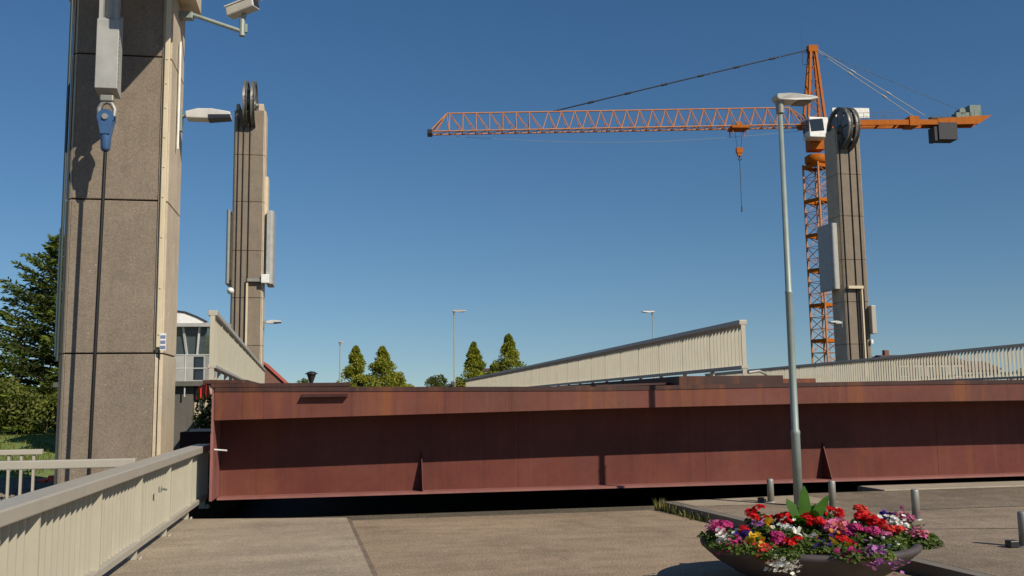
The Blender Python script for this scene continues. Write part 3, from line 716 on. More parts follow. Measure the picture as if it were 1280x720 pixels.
m_ = MB(); m_.lathe((CX,CY,0), [(.001,25.55),(.95,25.55),(1.15,25.8),(1.15,26.4),(.9,26.55),(.001,26.55)], 28); m_.build('slewing_ring', M['orange'], cr)
# superstructure axes
jd = Vector((-1,.105,0)).normalized(); jn = Vector((jd.y,-jd.x,0))
jb0 = Vector((CX,CY,29.7))
m_ = MB(); m_.obox((CX,CY,28.3), jd, jn, UP, .75,.75,1.25); m_.obox((CX,CY,29.75), jd, jn, UP, 1.5,.9,.28); m_.build('turret', M['orange'], cr)
m_ = MB(); m_.obox(Vector((CX,CY,28.9))-jn*-.0+Vector((-.75,-1.55,.0)), Vector((1,0,0)), Vector((0,1,0)), UP, 1.05,.75,1.05); cab = m_.build('cab', M['white'], cr)
bv = cab.modifiers.new('b','BEVEL'); bv.width=.08; bv.segments=2
m_ = MB(); cc=Vector((CX-.75,CY-1.55,28.9)); m_.obox(cc+Vector((-.22,-.76,.2)), Vector((.97,0,.1)).normalized(), Vector((0,1,0)), Vector((-.1,0,.97)).normalized(), .72,.02,.62); m_.obox(cc+Vector((-1.06,0,.2)), Vector((0,1,0)), Vector((1,0,0)), UP,.6,.02,.6); m_.build('window', M['glass'], cab)
m_ = MB(); m_.tube([cc+Vector((-1.1,-.6,-1.2)),cc+Vector((-1.5,-.6,-1.0)),cc+Vector((-1.5,-.6,.5)),cc+Vector((-1.1,-.6,.7))],.05,6); m_.build('grab_rail', M['black'], cab)
# apex tower
AP = Vector((CX+.2,CY,37.9))
m_ = MB()
for sx, sy in ((-.9,-.7),(.9,-.7),(.9,.7),(-.9,.7)):
    b0 = Vector((CX,CY,30.)) + jd*sx + jn*sy
    tp = AP + jd*sx*.28 + jn*sy*.28
    m_.beam(b0, tp, .24, .24)
for k in range(6):
    f0, f1 = k/6, (k+1)/6
    for sy in (-.7,.7):
        P_ = lambda f, sx: (Vector((CX,CY,30.))+jd*sx+jn*sy).lerp(AP+jd*sx*.28+jn*sy*.28, f)
        m_.bar(P_(f0,-.9 if k%2 else .9), P_(f1,.9 if k%2 else -.9), .05, seg=5)
m_.obox(AP+UP*.1, jd, jn, UP, .5,.35,.35)
m_.build('apex_tower', M['orange'], cr)
m_ = MB(); c_=AP+jd*1.1-UP*1.6
for a_ in (0,1): m_.bar(c_-jd*.6*a_+UP*0, c_-jd*.6*a_+UP*1.3, .03, seg=5)
m_.bar(c_, c_-jd*1., .03, seg=5); m_.bar(c_+UP*1.3, c_-jd*.6+UP*1.3,.03,seg=5); m_.bar(c_+UP*.5-jd*0+UP*1, c_+UP*4, .018,seg=5); m_.build('service_platform', M['black'], cr)
# jib: triangular truss (one top chord, two bottom chords)
JL = 39.9; H_ = 1.75
jm = MB()
def jtop(s): return jb0 + jd*s + UP*(H_*(1. if s < JL-5 else 1.) - s*.028 + .25)
def jbot(s, k): return jb0 + jd*s + jn*(.62*k) + UP*(-s*.028)
N_ = 28; st = (JL-2.2)/N_
top_pts = [jtop(2.6), jtop(JL-1.7)]
jm.bar(top_pts[0], top_pts[1], .085, seg=6)
for k in (-1,1): jm.bar(jbot(1.2,k), jbot(JL,k), .085, seg=6)
for i in range(N_):
    s0 = 1.6+i*st; sm = s0+st/2; s1 = s0+st
    for k in (-1,1):
        if s0 > JL*.70:
            jm.bar(jbot(s0,k), jtop(min(s0+st*.95,JL-1.7)), .045, seg=5); jm.bar(jtop(min(s0+st*.95,JL-1.7)), jbot(min(s0+st,JL),k), .045, seg=5)
        else:
            jm.bar(jbot(s0,k), jtop(max(sm,2.6)), .048, seg=5); jm.bar(jtop(max(sm,2.6)), jbot(s1,k), .048, seg=5)
    jm.bar(jbot(s0,-1), jbot(s0,1), .05, seg=5); jm.bar(jbot(s0,-1), jbot(s1,1), .04, seg=5)
for k in (-1,1): jm.bar(jtop(JL-1.7), jbot(JL,k), .07, seg=5); jm.bar(jtop(2.6), jbot(.4,k), .07, seg=5)
jibo = jm.build('jib', M['jib'], cr)
m_ = MB(); m_.obox(jbot(JL,0), jd, jn, UP, .25,.7,.2); m_.build('jib_tip', M['black'], jibo)
# pendants
def pend(p, q, r, nj, mat, nm, jr=2.4):
    m_ = MB(); p=Vector(p); q=Vector(q); m_.bar(p,q,r,seg=6)
    for i in range(1,nj):
        c_=p.lerp(q,i/nj); dd=(q-p).normalized(); m_.bar(c_-dd*.3,c_+dd*.3,r*jr,seg=6)
    return m_.build(nm, mat, cr)
pend(AP+jd*.5, jtop(27.3)+UP*.05, .075, 7, M['black'], 'pendant_bar', 1.8)
# counter jib
cd = -jd
def cj(s, z=0, k=0): return jb0 + cd*s + jn*k + UP*(z+s*.045)
m_ = MB()
for k in (-.65,.65):
    m_.beam(cj(.8,.1,k), cj(13.,-.25,k), .22, .55)
    vs=[cj(13,-.55,k-.14),cj(17.4,-.62,k-.14),cj(18.9,.28,k-.14),cj(13,.12,k-.14),cj(13,-.55,k+.14),cj(17.4,-.62,k+.14),cj(18.9,.28,k+.14),cj(13,.12,k+.14)]
    m_.hexa(vs)
for s in range(1,19,2): m_.beam(cj(s,-.1,-.6), cj(s,-.1,.6), .12,.2)
m_.obox(cj(10.4,-.05), cd, jn, UP, .5,.85,.5)
m_.build('counter_jib', M['orange'], cr)
m_ = MB()
for k in (-.75,.75):
    for s in range(1,19):
        m_.bar(cj(s*1.0,.2,k), cj(s*1.0,1.0 if s<9 or s>12 else .7,k), .022, seg=4)
    m_.bar(cj(1,1.0,k), cj(9,1.0,k), .022, seg=4)
m_.build('walkway_rail', M['galvd'], cr)
m_ = MB(); m_.obox(cj(14.0,-1.25), cd, jn, UP, 1.0,.8,.9); m_.obox(cj(12.8,-1.45), cd, jn, UP, .2,.65,.75); m_.build('counterweight', M['crdark'], cr)
m_ = MB(); m_.obox(cj(17.3,.75), cd, jn, UP, .6,.5,.75); m_.obox(cj(15.9,.45), cd, jn, UP, .7,.5,.3); m_.bar(cj(15.9,.9,-.5), cj(15.9,.9,.5), .35, seg=12); m_.build('winch', M['crgrn'], cr)
m_ = MB(); m_.obox(cj(13.9,.3), cd, jn, UP, 1.4,.3,.1); m_.build('deck_box', M['black'], cr)
for k in (-.5,.5): pend(AP+cd*.5+jn*k*.3, cj(11.6,.5,k*1.4), .038, 3, M['greybox'], 'counter_pendant')
pend(AP+cd*.5, cj(16.4,.9), .022, 2, M['black'], 'hoist_line', 1)
m_ = MB(); m_.obox(cj(4.4,1.5,.9), cd, jn, UP, 2.0,.04,.55); sg = m_.build('sign_board', M['white'], cr)
m_ = MB()
for i in range(8): m_.obox(cj(4.5+i*.2,1.62,.945), cd, jn, UP, .085,.008,.10)
m_.build('sign_lettering', M['signred'], sg)
# trolley, hook
sT = 8.1
m_ = MB(); m_.obox(jbot(sT,0)-UP*.12, jd, jn, UP, .9,.85,.14)
for a_ in (-.75,.75):
    m_.beam(jbot(sT+a_,-.9), jbot(sT+a_,-.9)-UP*.9, .08,.08); m_.beam(jbot(sT+a_,.9), jbot(sT+a_,.9)-UP*.9,.08,.08)
m_.bar(jbot(sT,0)+UP*.2+jn*-.5, jbot(sT,0)+UP*.2+jn*.5,.3,seg=10)
m_.build('trolley', M['orange'], cr)
hp = jbot(sT+.0,0)
m_ = MB()
for a_ in (-.4,.4): m_.bar(hp+jd*a_-UP*.2, hp+jd*a_*.5-UP*2.3, .02, seg=4)
m_.build('hoist_rope', M['black'], cr)
m_ = MB(); m_.obox(hp-UP*2.45, jd, jn, UP, .32,.2,.28); m_.obox(hp-UP*2.85, jd, jn, UP, .2,.16,.2); hk=m_.build('hook_block', M['orange'], cr)
m_ = MB(); m_.tube([hp-UP*3.0,hp-UP*3.2,hp-UP*3.35+jd*.15,hp-UP*3.5,hp-UP*3.35-jd*.2],.06,6); m_.build('hook', M['black'], hk)
m_ = MB(); m_.bar(hp-UP*3.4, hp-UP*8.6, .035, seg=5); m_.obox(hp-UP*8.6, jd, jn, UP,.06,.06,.3); m_.build('load_chain', M['crdark'], hk)
sgp = [jbot(38-i*3.2,0)-UP*(.35+1.0*math.sin(math.pi*i/12)) for i in range(13)]
m_ = MB(); m_.tube(sgp, .018, 4); m_.build('slack_rope', M['galvd'], cr)

# ------------------------------------------------------------------ trees
def leaf(m, c, d, L_, w, rg, roll=None):
    d = d.normalized(); a = d.orthogonal().normalized(); b = d.cross(a); t = rg.uniform(0,6.28)
    s = a*math.cos(t)+b*math.sin(t)
    m.add([c, c+d*L_*.45+s*w, c+d*L_, c+d*L_*.45-s*w], [(0,1,2,3)])
def rdir(rg):
    z = rg.uniform(-1,1); t = rg.uniform(0,6.28); r_ = math.sqrt(1-z*z); return Vector((r_*math.cos(t), r_*math.sin(t), z))
def conifer(base, h, rad, label, seed, mats, dens=1., droop=-.15, low=.06):
    rg = random.Random(seed); B = Vector(base)
    t = thing('conifer_tree', base, label, 'tree', 'conifers on the left bank')
    m_ = MB(); m_.tube([B-UP*.2, B+UP*h*.5, B+UP*h*.97], [.22*h/10,.13*h/10,.02],8); m_.build('trunk', M['bark'], t)
    br = MB(); lf = MB()
    z = h*low
    while z < h*.985:
        f = z/h; rr = rad*((1-f)**.8)*(.9+.2*rg.random())+.12
        nb = max(4, int((7 if f<.8 else 5)*dens)); a0 = rg.uniform(0,6.28)
        for k in range(nb):
            a = a0+6.283*k/nb+rg.uniform(-.3,.3); ln = rr*rg.uniform(.6,1.18)
            el = droop+.75*f+rg.uniform(-.1,.1)
            d = Vector((math.cos(a)*math.cos(el), math.sin(a)*math.cos(el), math.sin(el)))
            p0 = B+UP*z
            tip = p0+d*ln+UP*.12*ln
            br.bar(p0, tip, .035*ln/2+.01, .008, seg=4, caps=False)
            ns = max(5, int(ln/.2)); 
            for j in range(ns):
                u = .15+.85*(j+rg.random())/ns; c = p0.lerp(tip,u)
                wd = .62*(1.05-u)*ln*.55+.12
                for s_ in (-1,1):
                    side = Vector((-d.y,d.x,0))*s_
                    dd = (d*.8+side*rg.uniform(.6,1.1)+UP*rg.uniform(-.35,.12)).normalized(); l2 = wd*rg.uniform(.7,1.2)+.1
                    lf.cur = 1 if (u > .72 and rg.random()<.75) else 0
                    # a twig with needles: a few narrow sprays
                    for q_ in range(5):
                        c2 = c+dd*l2*(q_/5.); leaf(lf, c2, (dd+rdir(rg)*.55), .26*rg.uniform(.7,1.2), .045, rg)
        z += h*.032*rg.uniform(.8,1.2)
    br.build('branch_whorls', M['bark'], t)
    lf.build('crown', mats, t)
    return t
conifer((-12.4,47.,.3), 9.1, 5.0, 'tall dark spruce rising behind the hedge beside the near tower', 11, [M['spruce'],M['sprucel']], 1.35)
conifer((-16.2,44.6,.3), 5.6, 3.0, 'lower light green conifer at the left edge of the photo', 5, [M['sprucel'],M['sprucel']])
conifer((-20.5,52.,.3), 8.6, 3.0, 'conifer with only a branch tip showing at the left edge', 21, [M['spruce'],M['sprucel']])
# hedge
t = thing('hedge', (-15,43.6,.3), 'broad bushy green hedge below the conifers at left', 'hedge')
rg = random.Random(2); m_ = MB()
for i in range(26000):
    x = rg.uniform(-25,-9.5); y = rg.uniform(42,45.6)
    top = 2.2+.35*math.sin(x*1.3)+.25*math.sin(x*3.1+y)+.15*math.sin(x*7); 
    z = .3+(top-.3)*math.sqrt(rg.random())
    if rg.random()<.6 and abs(y-43.8)<1.2 and z<top-.35: continue
    y += (1-(y<43))*0 - (.35*math.sin(x*2.1+z*2))
    leaf(m_, Vector((x,y,z)), rdir(rg)+UP*.5, rg.uniform(.10,.2), .05, rg)
m_.build('foliage', M['hedge'], t)
m_ = MB()
for i in range(40):
    x=rg.uniform(-24.5,-10); y=rg.uniform(43,44.6); m_.bar((x,y,.2),(x+rg.uniform(-.5,.5),y,1.8),.03,.01,seg=5)
m_.build('stem', M['bark'], t)

def crown_tree(base, h, w, label, seed, mat, name='broadleaf_tree', group='trees beyond the bridge', shape='cone', n=15000, ls=.26, trunk_h=.15, side=()):
    rg = random.Random(seed); B = Vector(base)
    t = thing(name, base, label, 'tree', group)
    m_ = MB(); m_.tube([B-UP*.2,B+UP*h*.4,B+UP*h*.85],[.02*h+.05,.015*h+.02,.02],7)
    for i in range(9):
        z=h*rg.uniform(.2,.7); a=rg.uniform(0,6.28); l_=w*.35*(1-z/h)+.2
        m_.bar(B+UP*z, B+UP*(z+l_*.5)+Vector((math.cos(a)*l_,math.sin(a)*l_,0)), .03,.01,seg=4)
    m_.build('trunk', M['bark'], t)
    cl=[]                                  # leaf clumps
    for i in range(120):
        f = rg.uniform(.03,1)**1.05
        if shape=='cone': r_ = w/2*(1-f**1.7)*(1. if f>.25 else .8+.8*f)
        else: r_ = w/2*math.sqrt(max(0.03,1-(2*f-1)**2))
        a = rg.uniform(0,6.28); q_ = math.sqrt(rg.uniform(.1,1.))*rg.uniform(.8,1.05)
        cl.append((B+Vector((math.cos(a)*r_*q_, math.sin(a)*r_*q_, h*(trunk_h+(1-trunk_h)*f*.97))), w*(.13 if shape=='cone' else .14)*(1.2-f*.75)))
    if shape=='cone':
        for i in range(3): cl.append((B+UP*h*(.975+i*.014), w*(.05-.012*i)))
    for (dx,dz,cr_) in side:
        for i in range(14): cl.append((B+Vector((dx+rg.gauss(0,cr_*.45),rg.gauss(0,cr_*.4),dz+rg.gauss(0,cr_*.5))), cr_*.42))
    lf=MB()
    per = n//len(cl)
    for c,r_ in cl:
        for i in range(per):
            d=rdir(rg); d.z*=.75; p=c+d*r_*rg.random()**.4*1.15
            leaf(lf,p,d+rdir(rg)*.7+UP*.2,ls*rg.uniform(.6,1.1),ls*.28,rg)
    lf.build('crown', mat, t)
    return t
Yt=105.
crown_tree((2.05,Yt,0), 7.6, 4.3, 'narrow pointed green tree left of its wider twin behind the beam', 1, M['leafa'])
crown_tree((4.9,Yt,0), 7.55, 5.0, 'wider pointed green tree with a low bulge on its right', 2, M['leafa'], side=((1.8,3.6,1.0),(2.9,2.9,.8)))
crown_tree((14.9,Yt,0), 8.0, 4.0, 'narrow pointed green tree just right of the thin lamp post', 3, M['leafa'], side=((-1.4,3.4,.7),))
crown_tree((18.8,Yt,0), 8.85, 5.0, 'pointed green tree whose tip rises above the left end of the middle railing', 4, M['leafa'], side=((-1.7,4.6,.7),))
crown_tree((11.1,Yt+2,0), 4.6, 3.4, 'low round bush left of the thin lamp post', 6, M['leafb'], 'round_bush', shape='round', n=3500)
crown_tree((8.2,Yt+10,0), 3.7, 2.6, 'low dark bush beside the round green bush', 8, M['leafb'], 'round_bush', shape='round', n=1800)
crown_tree((-3.6,Yt+6,0), 4.4, 2.6, 'tiny dark treetop showing over the beam near the post lantern', 9, M['leafb'], 'round_bush', shape='round', n=1500)
for i,(x,y,h,w_,lb) in enumerate(((86,122,6.6,7,'dark round tree behind the slits at the right end of the bridge railing'),
        (75,128,7.4,6,'round tree behind the brick houses at right'),(96,120,5.4,6,'low green tree at the far right behind the railing'),(60,125,5.2,6,'low tree left of the brick houses behind the railing'))):
    crown_tree((x,y,0),h,w_,lb,30+i,M['leafb'],'round_tree',shape='round',n=2500,ls=.45)
# weedy plant between the pier and the beam
t = thing('tall_weed', (-3.0,24,0), 'tall green plant between the cabin pier and the red beam', 'plant')
m_=MB(); rg=random.Random(4)
st_=MB()
for i in range(14):
    b0=Vector((-3.05+rg.uniform(-.2,.2),24+rg.uniform(-.2,.2),-.02)); tp=b0+Vector((rg.uniform(-.25,.25),rg.uniform(-.2,.2),rg.uniform(1.3,1.95)))
    st_.bar(b0,tp,.012,.005,seg=4)
    for j in range(60): leaf(m_, b0.lerp(tp,rg.uniform(.1,1)), rdir(rg)+UP*.4, .14, .03, rg)
st_.build('stem', M['plant'], t); m_.build('foliage', M['weed'], t)

# ------------------------------------------------------------------ houses far away
def house(x0,x1,y0,y1,he,hr,label,wall,roof,axis='x',nwin=3,chim=True):
    t = thing('house', ((x0+x1)/2,(y0+y1)/2,0), label, 'house', 'houses far beyond the bridge')
    if axis=='x':
        m_=MB(); m_.prism([(y0,-.1),(y1,-.1),(y1,he),((y0+y1)/2,hr-.15),(y0,he)],'x',x0,x1); m_.build('wall', wall, t)
        ym=(y0+y1)/2; m_=MB()
        for ya in (y0-.3,y1+.3):
            m_.hexa([(x0-.2,ya,he-.12),(x1+.2,ya,he-.12),(x1+.2,ym,hr-.1),(x0-.2,ym,hr-.1),(x0-.2,ya,he+.05),(x1+.2,ya,he+.05),(x1+.2,ym,hr+.08),(x0-.2,ym,hr+.08)])
    else:
        m_=MB(); m_.prism([(x0,-.1),(x1,-.1),(x1,he),((x0+x1)/2,hr-.15),(x0,he)],'y',y0,y1); m_.build('wall', wall, t)
        xm=(x0+x1)/2; m_=MB()
        for xa in (x0-.3,x1+.3):
            m_.hexa([(xa,y0-.2,he-.12),(xa,y1+.2,he-.12),(xm,y1+.2,hr-.1),(xm,y0-.2,hr-.1),(xa,y0-.2,he+.05),(xa,y1+.2,he+.05),(xm,y1+.2,hr+.08),(xm,y0-.2,hr+.08)])
    ro=m_.build('roof', roof, t)
    if chim:
        m_=MB(); m_.box(x0+.8,x0+1.4,(y0+y1)/2-.3,(y0+y1)/2+.3,hr-.8,hr+.7); m_.build('chimney', wall, ro)
    for i in range(nwin):
        xw=x0+(i+.5)*(x1-x0)/nwin
        m_=MB(); m_.box(xw-.6,xw+.6,y0-.04,y0+.05,he-1.9,he-.5); wn=m_.build('window', M['white'], t)
        m_=MB(); m_.box(xw-.5,xw+.5,y0-.06,y0-.03,he-1.8,he-.6); m_.build('pane', M['glass'], wn)
    return t
house(69,78.5,110,118,5.9,6.9,'red brick house behind the right railing', M['brick'],M['dtile'],nwin=5)
house(79.5,85,112,119,5.0,6.1,'smaller brick house right of the red brick house', M['brick'],M['dtile'],nwin=3)
house(-9.2,-4.35,92,100,3.1,5.6,'house with a bright red roof slope right of the far left tower', M['brick'],M['tile'],'y',2,False)
house(17.2,23,116,122,4.2,5.7,'house with a brown roof between the two trees at the railing end', M['brick'],M['dtile'],nwin=2,chim=False)
house(13.5,14.3,112,114,3.2,4.0,'tiny yellow shed beside the thin lamp post', M['p_or'],M['dtile'],nwin=1,chim=False)

# ------------------------------------------------------------------ flower bowl
FC = Vector((4.06,7.98,0)); FR, FZ = .92, .37
t = thing('flower_bowl', FC, 'wide dark concrete flower bowl standing on the road by the kerb', 'planter')
m_=MB(); m_.lathe(FC, [(.001,.0),(.42,.0),(.44,.03),(.62,.11),(.79,.215),(.885,.30),(.915,.325),(.925,.35),(.915,.37),(.88,.377),(.845,.365),(.83,.33),(.001,.33)], 72)
m_.build('bowl', M['bowl'], t)
m_=MB(); m_.lathe(FC, [(.001,.37),(.5,.36),(.826,.334)], 40); m_.build('soil', M['soil'], t)

LEAFMESH = {}
def leaf_clump(seed, r_, h, n, mat, ls):
    """a clump of small rounded leaves on stems, origin at soil"""
    rg=random.Random(seed); m=MB(); st=MB()
    for i in range(n):
        a=rg.uniform(0,6.28); q=math.sqrt(rg.random())*r_; z=h*(rg.uniform(.15,1))*(1-.45*(q/r_)**2)
        c=Vector((q*math.cos(a),q*math.sin(a),z)); d=(Vector((math.cos(a)*.6,math.sin(a)*.6,.7))+rdir(rg)*.6).normalized()
        s=ls*rg.uniform(.6,1.15); x=d.orthogonal().normalized(); y=d.cross(x)
        k=6; vs=[c]+[c+(x*math.cos(6.283*j/k)+y*math.sin(6.283*j/k))*s*(1 if j else 1.25)+d*s*.22 for j in range(k)]
        m.add(vs,[(0,1+j,1+(j+1)%k) for j in range(k)])
        if i%5==0: st.bar((0+q*.2*math.cos(a),q*.2*math.sin(a),-.02),c,.004,.003,seg=4,caps=False)
    m.v += st.v and []; b=len(m.v); m.v+=st.v; m.f+=[[b+i for i in f] for f in st.f]; m.s+=st.s; m.mi+=st.mi
    me=bpy.data.meshes.new('leaf_clump'); me.from_pydata(m.v,[],m.f); me.materials.append(mat); return me
def bloom_mesh(kind, mat, seed):
    rg=random.Random(seed); m=MB()
    def petals(c,d,n,s,cup=.35,w=.55):
        d=d.normalized(); x=d.orthogonal().normalized(); y=d.cross(x); ph=rg.uniform(0,6.28)
        for j in range(n):
            a=ph+6.283*j/n; r_=x*math.cos(a)+y*math.sin(a); tt=-x*math.sin(a)+y*math.cos(a)
            m.add([c, c+r_*s*.6+tt*s*w*.75+d*s*cup*.5, c+r_*s*1.02+d*s*cup*.8+tt*s*.2, c+r_*s*1.02+d*s*cup*.8-tt*s*.2, c+r_*s*.6-tt*s*w*.75+d*s*cup*.5],[(0,1,2,3,4)])
    if kind=='ball':                     # geranium: dome of many small flowers
        for i in range(46):
            d=rdir(rg); d.z=abs(d.z)*1.0-.2; d.normalize(); petals(d*.055*rg.uniform(.82,1.1), d+rdir(rg)*.3, 5, .021*rg.uniform(.8,1.2))
    elif kind=='open':                   # one open flower
        petals(Vector((0,0,0)), Vector((rg.uniform(-.3,.3),-.6,.8)), 5, .042, .25, .7); petals(Vector((0,-.004,.006)), Vector((0,-.6,.8)), 5, .024,.5)
    elif kind=='sprig':                  # loose head of small flowers
        for i in range(20):
            c=Vector((rg.gauss(0,.04),rg.gauss(0,.04),rg.gauss(0,.028))); petals(c, Vector((rg.uniform(-.5,.5),rg.uniform(-.9,.2),.8)), 5, .019*rg.uniform(.8,1.3),.3,.65)
    me=bpy.data.meshes.new('bloom'); me.from_pydata(m.v,[],m.f); me.materials.append(mat); return me
FOL=[leaf_clump(i,.155,.17,210,M['plant'],.020) for i in range(5)]
FOLT=[leaf_clump(20+i,.15,.10,170,M['plant'],.016) for i in range(3)]
SIL=leaf_clump(40,.085,.17,170,M['silver'],.013)
BL={}
def bloom(kind,mat,v):
    k_=(kind,mat,v%3)
    if k_ not in BL: BL[k_]=bloom_mesh(kind,M[mat],sum(map(ord,mat))%97+v%3+len(BL))
    return BL[k_]
def plant(x,y,label,kind,mat,n,spread,h,fol='n',seed=0,zb=.40,flat=1.,size=1.):
    """x,y relative to the bowl centre"""
    rg=random.Random(seed*7+3); loc=FC+Vector((x,y,zb))
    t=thing('flower_plant', loc, label, 'flowers', 'flowers in the concrete bowl')
    me={'n':FOL,'t':FOLT,'s':[SIL]}[fol]; me=me[seed%len(me)]
    o=bpy.data.objects.new('foliage',me); o.parent=t; o.rotation_euler=(0,0,rg.uniform(0,6.28)); col.objects.link(o)
    hs=h/.17 if fol!='t' else 1; o.scale=(1,1,max(.6,hs*.9))
    for i in range(n):
        b=bpy.data.objects.new('bloom', bloom(kind,mat,i)); b.parent=t
        a=rg.uniform(0,6.28); q=spread*1.25*math.sqrt(rg.random()) if i else 0
        b.location=(math.cos(a)*q, math.sin(a)*q*flat, h+rg.uniform(-.035,.03)-q*.25)
        b.rotation_euler=(rg.uniform(-.3,.6),rg.uniform(-.3,.3),rg.uniform(0,6.28)); s=size*rg.uniform(.6,1.15); b.scale=(s*1.12,s*1.12,s*rg.uniform(.6,.85)) if kind=='ball' else (s,s,s)
        col.objects.link(b)
    return t
PL=[
 (-.93,.12,'pale pink flowers at the far left tip of the bowl','sprig','p_pink',4,.07,.17,'t',.46),
 (-.80,.02,'magenta pink flower heads second from the left tip','ball','p_mag',3,.08,.24,'n',.42),
 (-.84,-.25,'white flowers on the left rim below the magenta heads','sprig','p_white',2,.06,.13,'t',.43),
 (-.62,-.22,'dark purple flowers in the left part of the bowl','open','p_pur',9,.10,.18,'n',.42),
 (-.72,-.42,'crimson and magenta flowers low on the left rim','sprig','p_mag',3,.07,.09,'t',.43),
 (-.52,.55,'two small red flower heads standing high at the back left','ball','p_red',3,.12,.35,'n',.40),
 (-.32,.32,'large row of red geranium heads left of the broad leaves','ball','p_red',6,.12,.33,'n',.40),
 (-.40,.02,'single yellow flower below the left red geraniums','open','p_yel',3,.03,.28,'n',.40),
 (-.48,-.46,'yellow flower cluster nearest the left front rim','open','p_yel',6,.05,.16,'t',.42),
 (-.25,-.05,'white flowers right of the single yellow flower','sprig','p_white',2,.05,.26,'n',.40),
 (-.03,.02,'big red geranium pair below the broad leaves','ball','p_red',5,.09,.29,'n',.42),
 (-.10,-.35,'large white petunia flowers in front of the red pair','open','p_white',4,.05,.20,'n',.42),
 (-.30,-.44,'deep pink flower head left of the white petunias','ball','p_mag',3,.05,.17,'n',.41),
 (.02,-.25,'silver leaved plant with hardly any flower in the middle','open','p_white',1,.02,.14,'s',.42),
 (.22,-.45,'purple flowers low in the middle front','open','p_pur',10,.14,.15,'n',.42),
 (.18,.28,'bright red geranium heads just right of the broad leaves','ball','p_red',4,.10,.33,'n',.41),
 (.20,-.02,'pink flower heads below the red heads right of the broad leaves','ball','p_pink',3,.07,.25,'n',.41),
 (.06,.22,'purple flowers close to the broad leaves','open','p_pur',5,.05,.25,'n',.41),
 (.34,-.1,'silver leaved plant right of the middle','sprig','p_white',1,.02,.16,'s',.43),
 (.30,-.58,'red flower heads at the middle front rim','ball','p_red',2,.05,.12,'t',.43),
 (.52,.02,'broad group of red geranium heads in the right half','ball','p_red',5,.11,.28,'n',.42),
 (.56,.30,'coral pink flower head at the back right','ball','p_coral',2,.05,.31,'n',.41),
 (.70,-.12,'yellow flower beside the right red geraniums','open','p_yel',3,.04,.22,'n',.42),
 (.74,.12,'dark purple flower tuft at the right back','open','p_pur',7,.05,.27,'n',.42),
 (.80,-.12,'white flowers below the right purple tuft','sprig','p_white',4,.09,.2,'n',.43),
 (.96,.08,'pink flowers reaching out at the far right tip','sprig','p_pink',4,.11,.22,'n',.43),
 (.78,-.30,'coral red flower heads in the right part above the white trailers','ball','p_coral',3,.07,.17,'n',.43),
 (.74,-.62,'white trailing flowers hanging over the right rim','sprig','p_white',8,.10,.06,'t',.40),
 (1.04,-.20,'single coral flower at the outer right edge','ball','p_coral',1,.02,.10,'n',.42),
 (.45,-.82,'lilac pink flowers spilling over the front rim right of the middle','sprig','p_lil',9,.12,.07,'t',.40),
 (.62,-.42,'magenta flower heads between the lilac and white trailers','ball','p_mag',3,.09,.17,'n',.43),
 (-.30,-.955,'white trailing flowers hanging down the front of the bowl','sprig','p_white',9,.11,.02,'t',.37),
 (-.46,-.80,'small orange red flowers on the left front rim','sprig','p_coral',3,.05,.09,'t',.42),
 (.33,-.965,'single pink flower hanging low on the bowl front','sprig','p_mag',1,.02,.02,'t',.33),
 (.30,-.25,'orange and rust coloured flowers in the middle','sprig','p_or',4,.09,.18,'n',.42),
 (.06,-.50,'plain green leaves with small yellow dots in the front','open','p_yel',3,.12,.12,'n',.42),
 (1.02,-.34,'pink and lilac flowers covering the right rim beside the white trailers','sprig','p_pink',5,.10,.16,'n',.41),
 (1.25,-.50,'leafy clump with tiny red flowers at the right rim above the kerb','ball','p_coral',1,.06,.12,'n',.40),
 (.12,-.62,'small purple flowers along the front rim in the middle','open','p_pur',8,.13,.11,'t',.42),
 (.22,-.70,'tiny yellow flowers on the front rim below the purple ones','open','p_yel',4,.10,.09,'t',.42),
 (.42,-.30,'crimson flower heads in the middle right of the orange ones','ball','p_mag',3,.08,.2,'n',.42),
 (-.62,-.02,'small red flowers among the left purple ones','ball','p_red',2,.08,.2,'n',.42),
 (-.12,-.60,'red flower heads near the front rim above the white trailers','ball','p_red',2,.07,.12,'t',.42),
 (.70,-.50,'deep pink flowers above the right white trailers','ball','p_pink',2,.08,.13,'n',.41),
 (-.55,.2,'lilac flowers behind the left purple ones','open','p_lil',5,.08,.24,'n',.41),
]
for i,(x,y,lb,kd,mt,n_,sp,h_,fo,zb_) in enumerate(PL):
    x += .5*y; rr_ = math.hypot(x,y); hang = y < -.75
    lim = 1.02 if hang else .93 if abs(x) < .85 else .95
    if rr_ > lim or hang: x, y = x*lim/rr_, y*lim/rr_
    if hang: zb_ = .415
    plant(x*.98+.03,y*.93,lb,kd,mt,n_,sp,h_*.72,fo,i,zb_-.075)
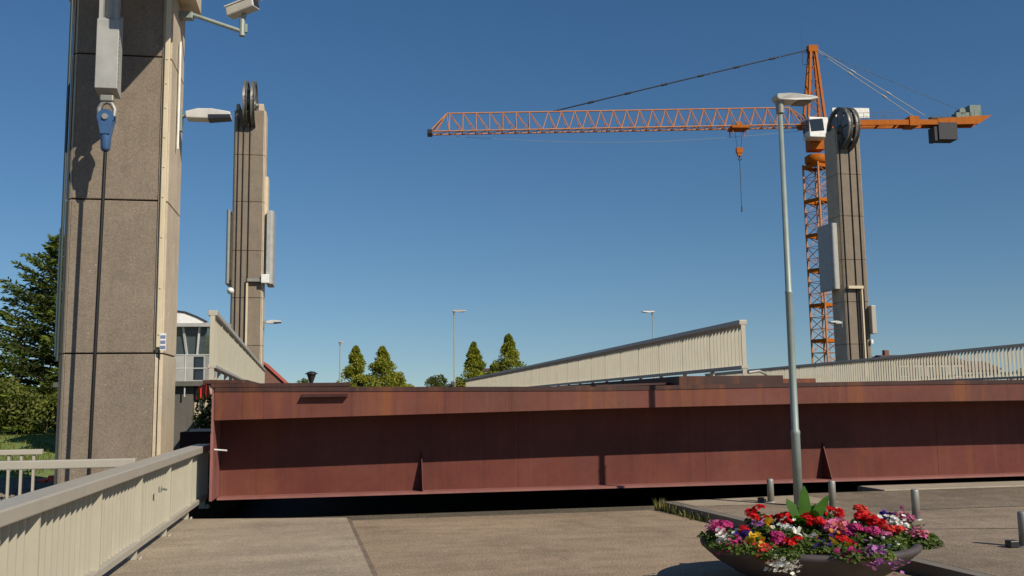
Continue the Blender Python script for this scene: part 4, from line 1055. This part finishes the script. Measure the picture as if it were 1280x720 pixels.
# broad leaved plant in the middle
t=thing('broad_leaf_plant', FC+Vector((.07,.12,.33)), 'broad leaved green plant standing upright in the middle of the flowers', 'plant','flowers in the concrete bowl')
rg=random.Random(12)
for i,(ax,lean,hh,ww) in enumerate(((2.9,.30,.43,.07),(1.9,.04,.50,.066),(.1,.34,.46,.072),(.9,.5,.38,.09),(4.6,.45,.36,.095),(5.5,.55,.34,.09),(3.9,.55,.32,.08),(1.6,.6,.34,.09))):
    m_=MB(); n=9; vs=[]; dirn=Vector((math.cos(ax),math.sin(ax)*.8,0)); sd=Vector((-dirn.y,dirn.x,0)) if i>2 else Vector((1,.15,0))
    for j in range(n+1):
        u=j/n; wv=ww*(math.sin(min(1,(u*.9+.1)**1.25)*math.pi)**.6 if u<.995 else .02)
        c=FC+Vector((.07,.12,.33))+dirn*(lean*hh*u*u*1.4)+UP*hh*(u-.18*lean*u*u*2)
        nrm=dirn; vs+= [c-sd*wv+nrm*wv*.35, c, c+sd*wv+nrm*wv*.35]
    fs=[]
    for j in range(n): fs+=[(3*j,3*j+1,3*j+4,3*j+3),(3*j+1,3*j+2,3*j+5,3*j+4)]
    m_.add(vs,fs,True); m_.build('leaf', M['canna'], t)

# ------------------------------------------------------------------ camera, sky, sun
cam = bpy.data.cameras.new('camera'); co = bpy.data.objects.new('camera', cam); col.objects.link(co); scene.camera = co
cam.sensor_width = 36; cam.lens = 36*1200/1280; cam.clip_end = 9000; cam.clip_start = .05
yaw, pitch, roll = R(10.4), R(6.75), .013
fw = Vector((math.sin(yaw)*math.cos(pitch), math.cos(yaw)*math.cos(pitch), math.sin(pitch)))
r0 = Vector((math.cos(yaw),-math.sin(yaw),0)); u0 = r0.cross(fw)
Rt = r0*math.cos(roll)-u0*math.sin(roll); Uu = u0*math.cos(roll)+r0*math.sin(roll)
mw = Matrix((( Rt.x,Uu.x,-fw.x,0),(Rt.y,Uu.y,-fw.y,0),(Rt.z,Uu.z,-fw.z,1.6),(0,0,0,1)))
co.matrix_world = mw

S = Vector((.70,-1.0,.91)).normalized()
elev = math.asin(S.z)
w_ = bpy.data.worlds.new('World'); scene.world = w_; w_.use_nodes = True
nt = w_.node_tree; bg = nt.nodes['Background']
sky = nt.nodes.new('ShaderNodeTexSky'); sky.sky_type='NISHITA'; sky.sun_disc=False
sky.sun_elevation = elev; sky.sun_rotation = math.atan2(S.x, S.y)
sky.altitude = 0; sky.air_density = 1.0; sky.dust_density = .1; sky.ozone_density = 3.6
tcw = nt.nodes.new('ShaderNodeTexCoord'); mpw = nt.nodes.new('ShaderNodeMapping'); mpw.vector_type='POINT'
mpw.inputs['Location'].default_value = (0,0,.05); mpw.inputs['Scale'].default_value = (1,1,.86)
nt.links.new(tcw.outputs['Generated'], mpw.inputs[0]); nt.links.new(mpw.outputs[0], sky.inputs[0])
hs_ = nt.nodes.new('ShaderNodeHueSaturation'); hs_.inputs['Saturation'].default_value = 1.2; hs_.inputs['Value'].default_value = 1.22
nt.links.new(sky.outputs[0], hs_.inputs['Color']); nt.links.new(hs_.outputs[0], bg.inputs[0]); bg.inputs[1].default_value = .06
sl = bpy.data.lights.new('sun','SUN'); sl.energy = 4.9; sl.angle = R(.5); sl.color = (1.,.915,.77)
so_ = bpy.data.objects.new('sun', sl); col.objects.link(so_)
so_.rotation_euler = (-S).to_track_quat('-Z','Y').to_euler(); so_.location = (30,-20,50)
scene.view_settings.view_transform='Standard'; scene.view_settings.look='None'; scene.view_settings.exposure=0; scene.view_settings.gamma=1
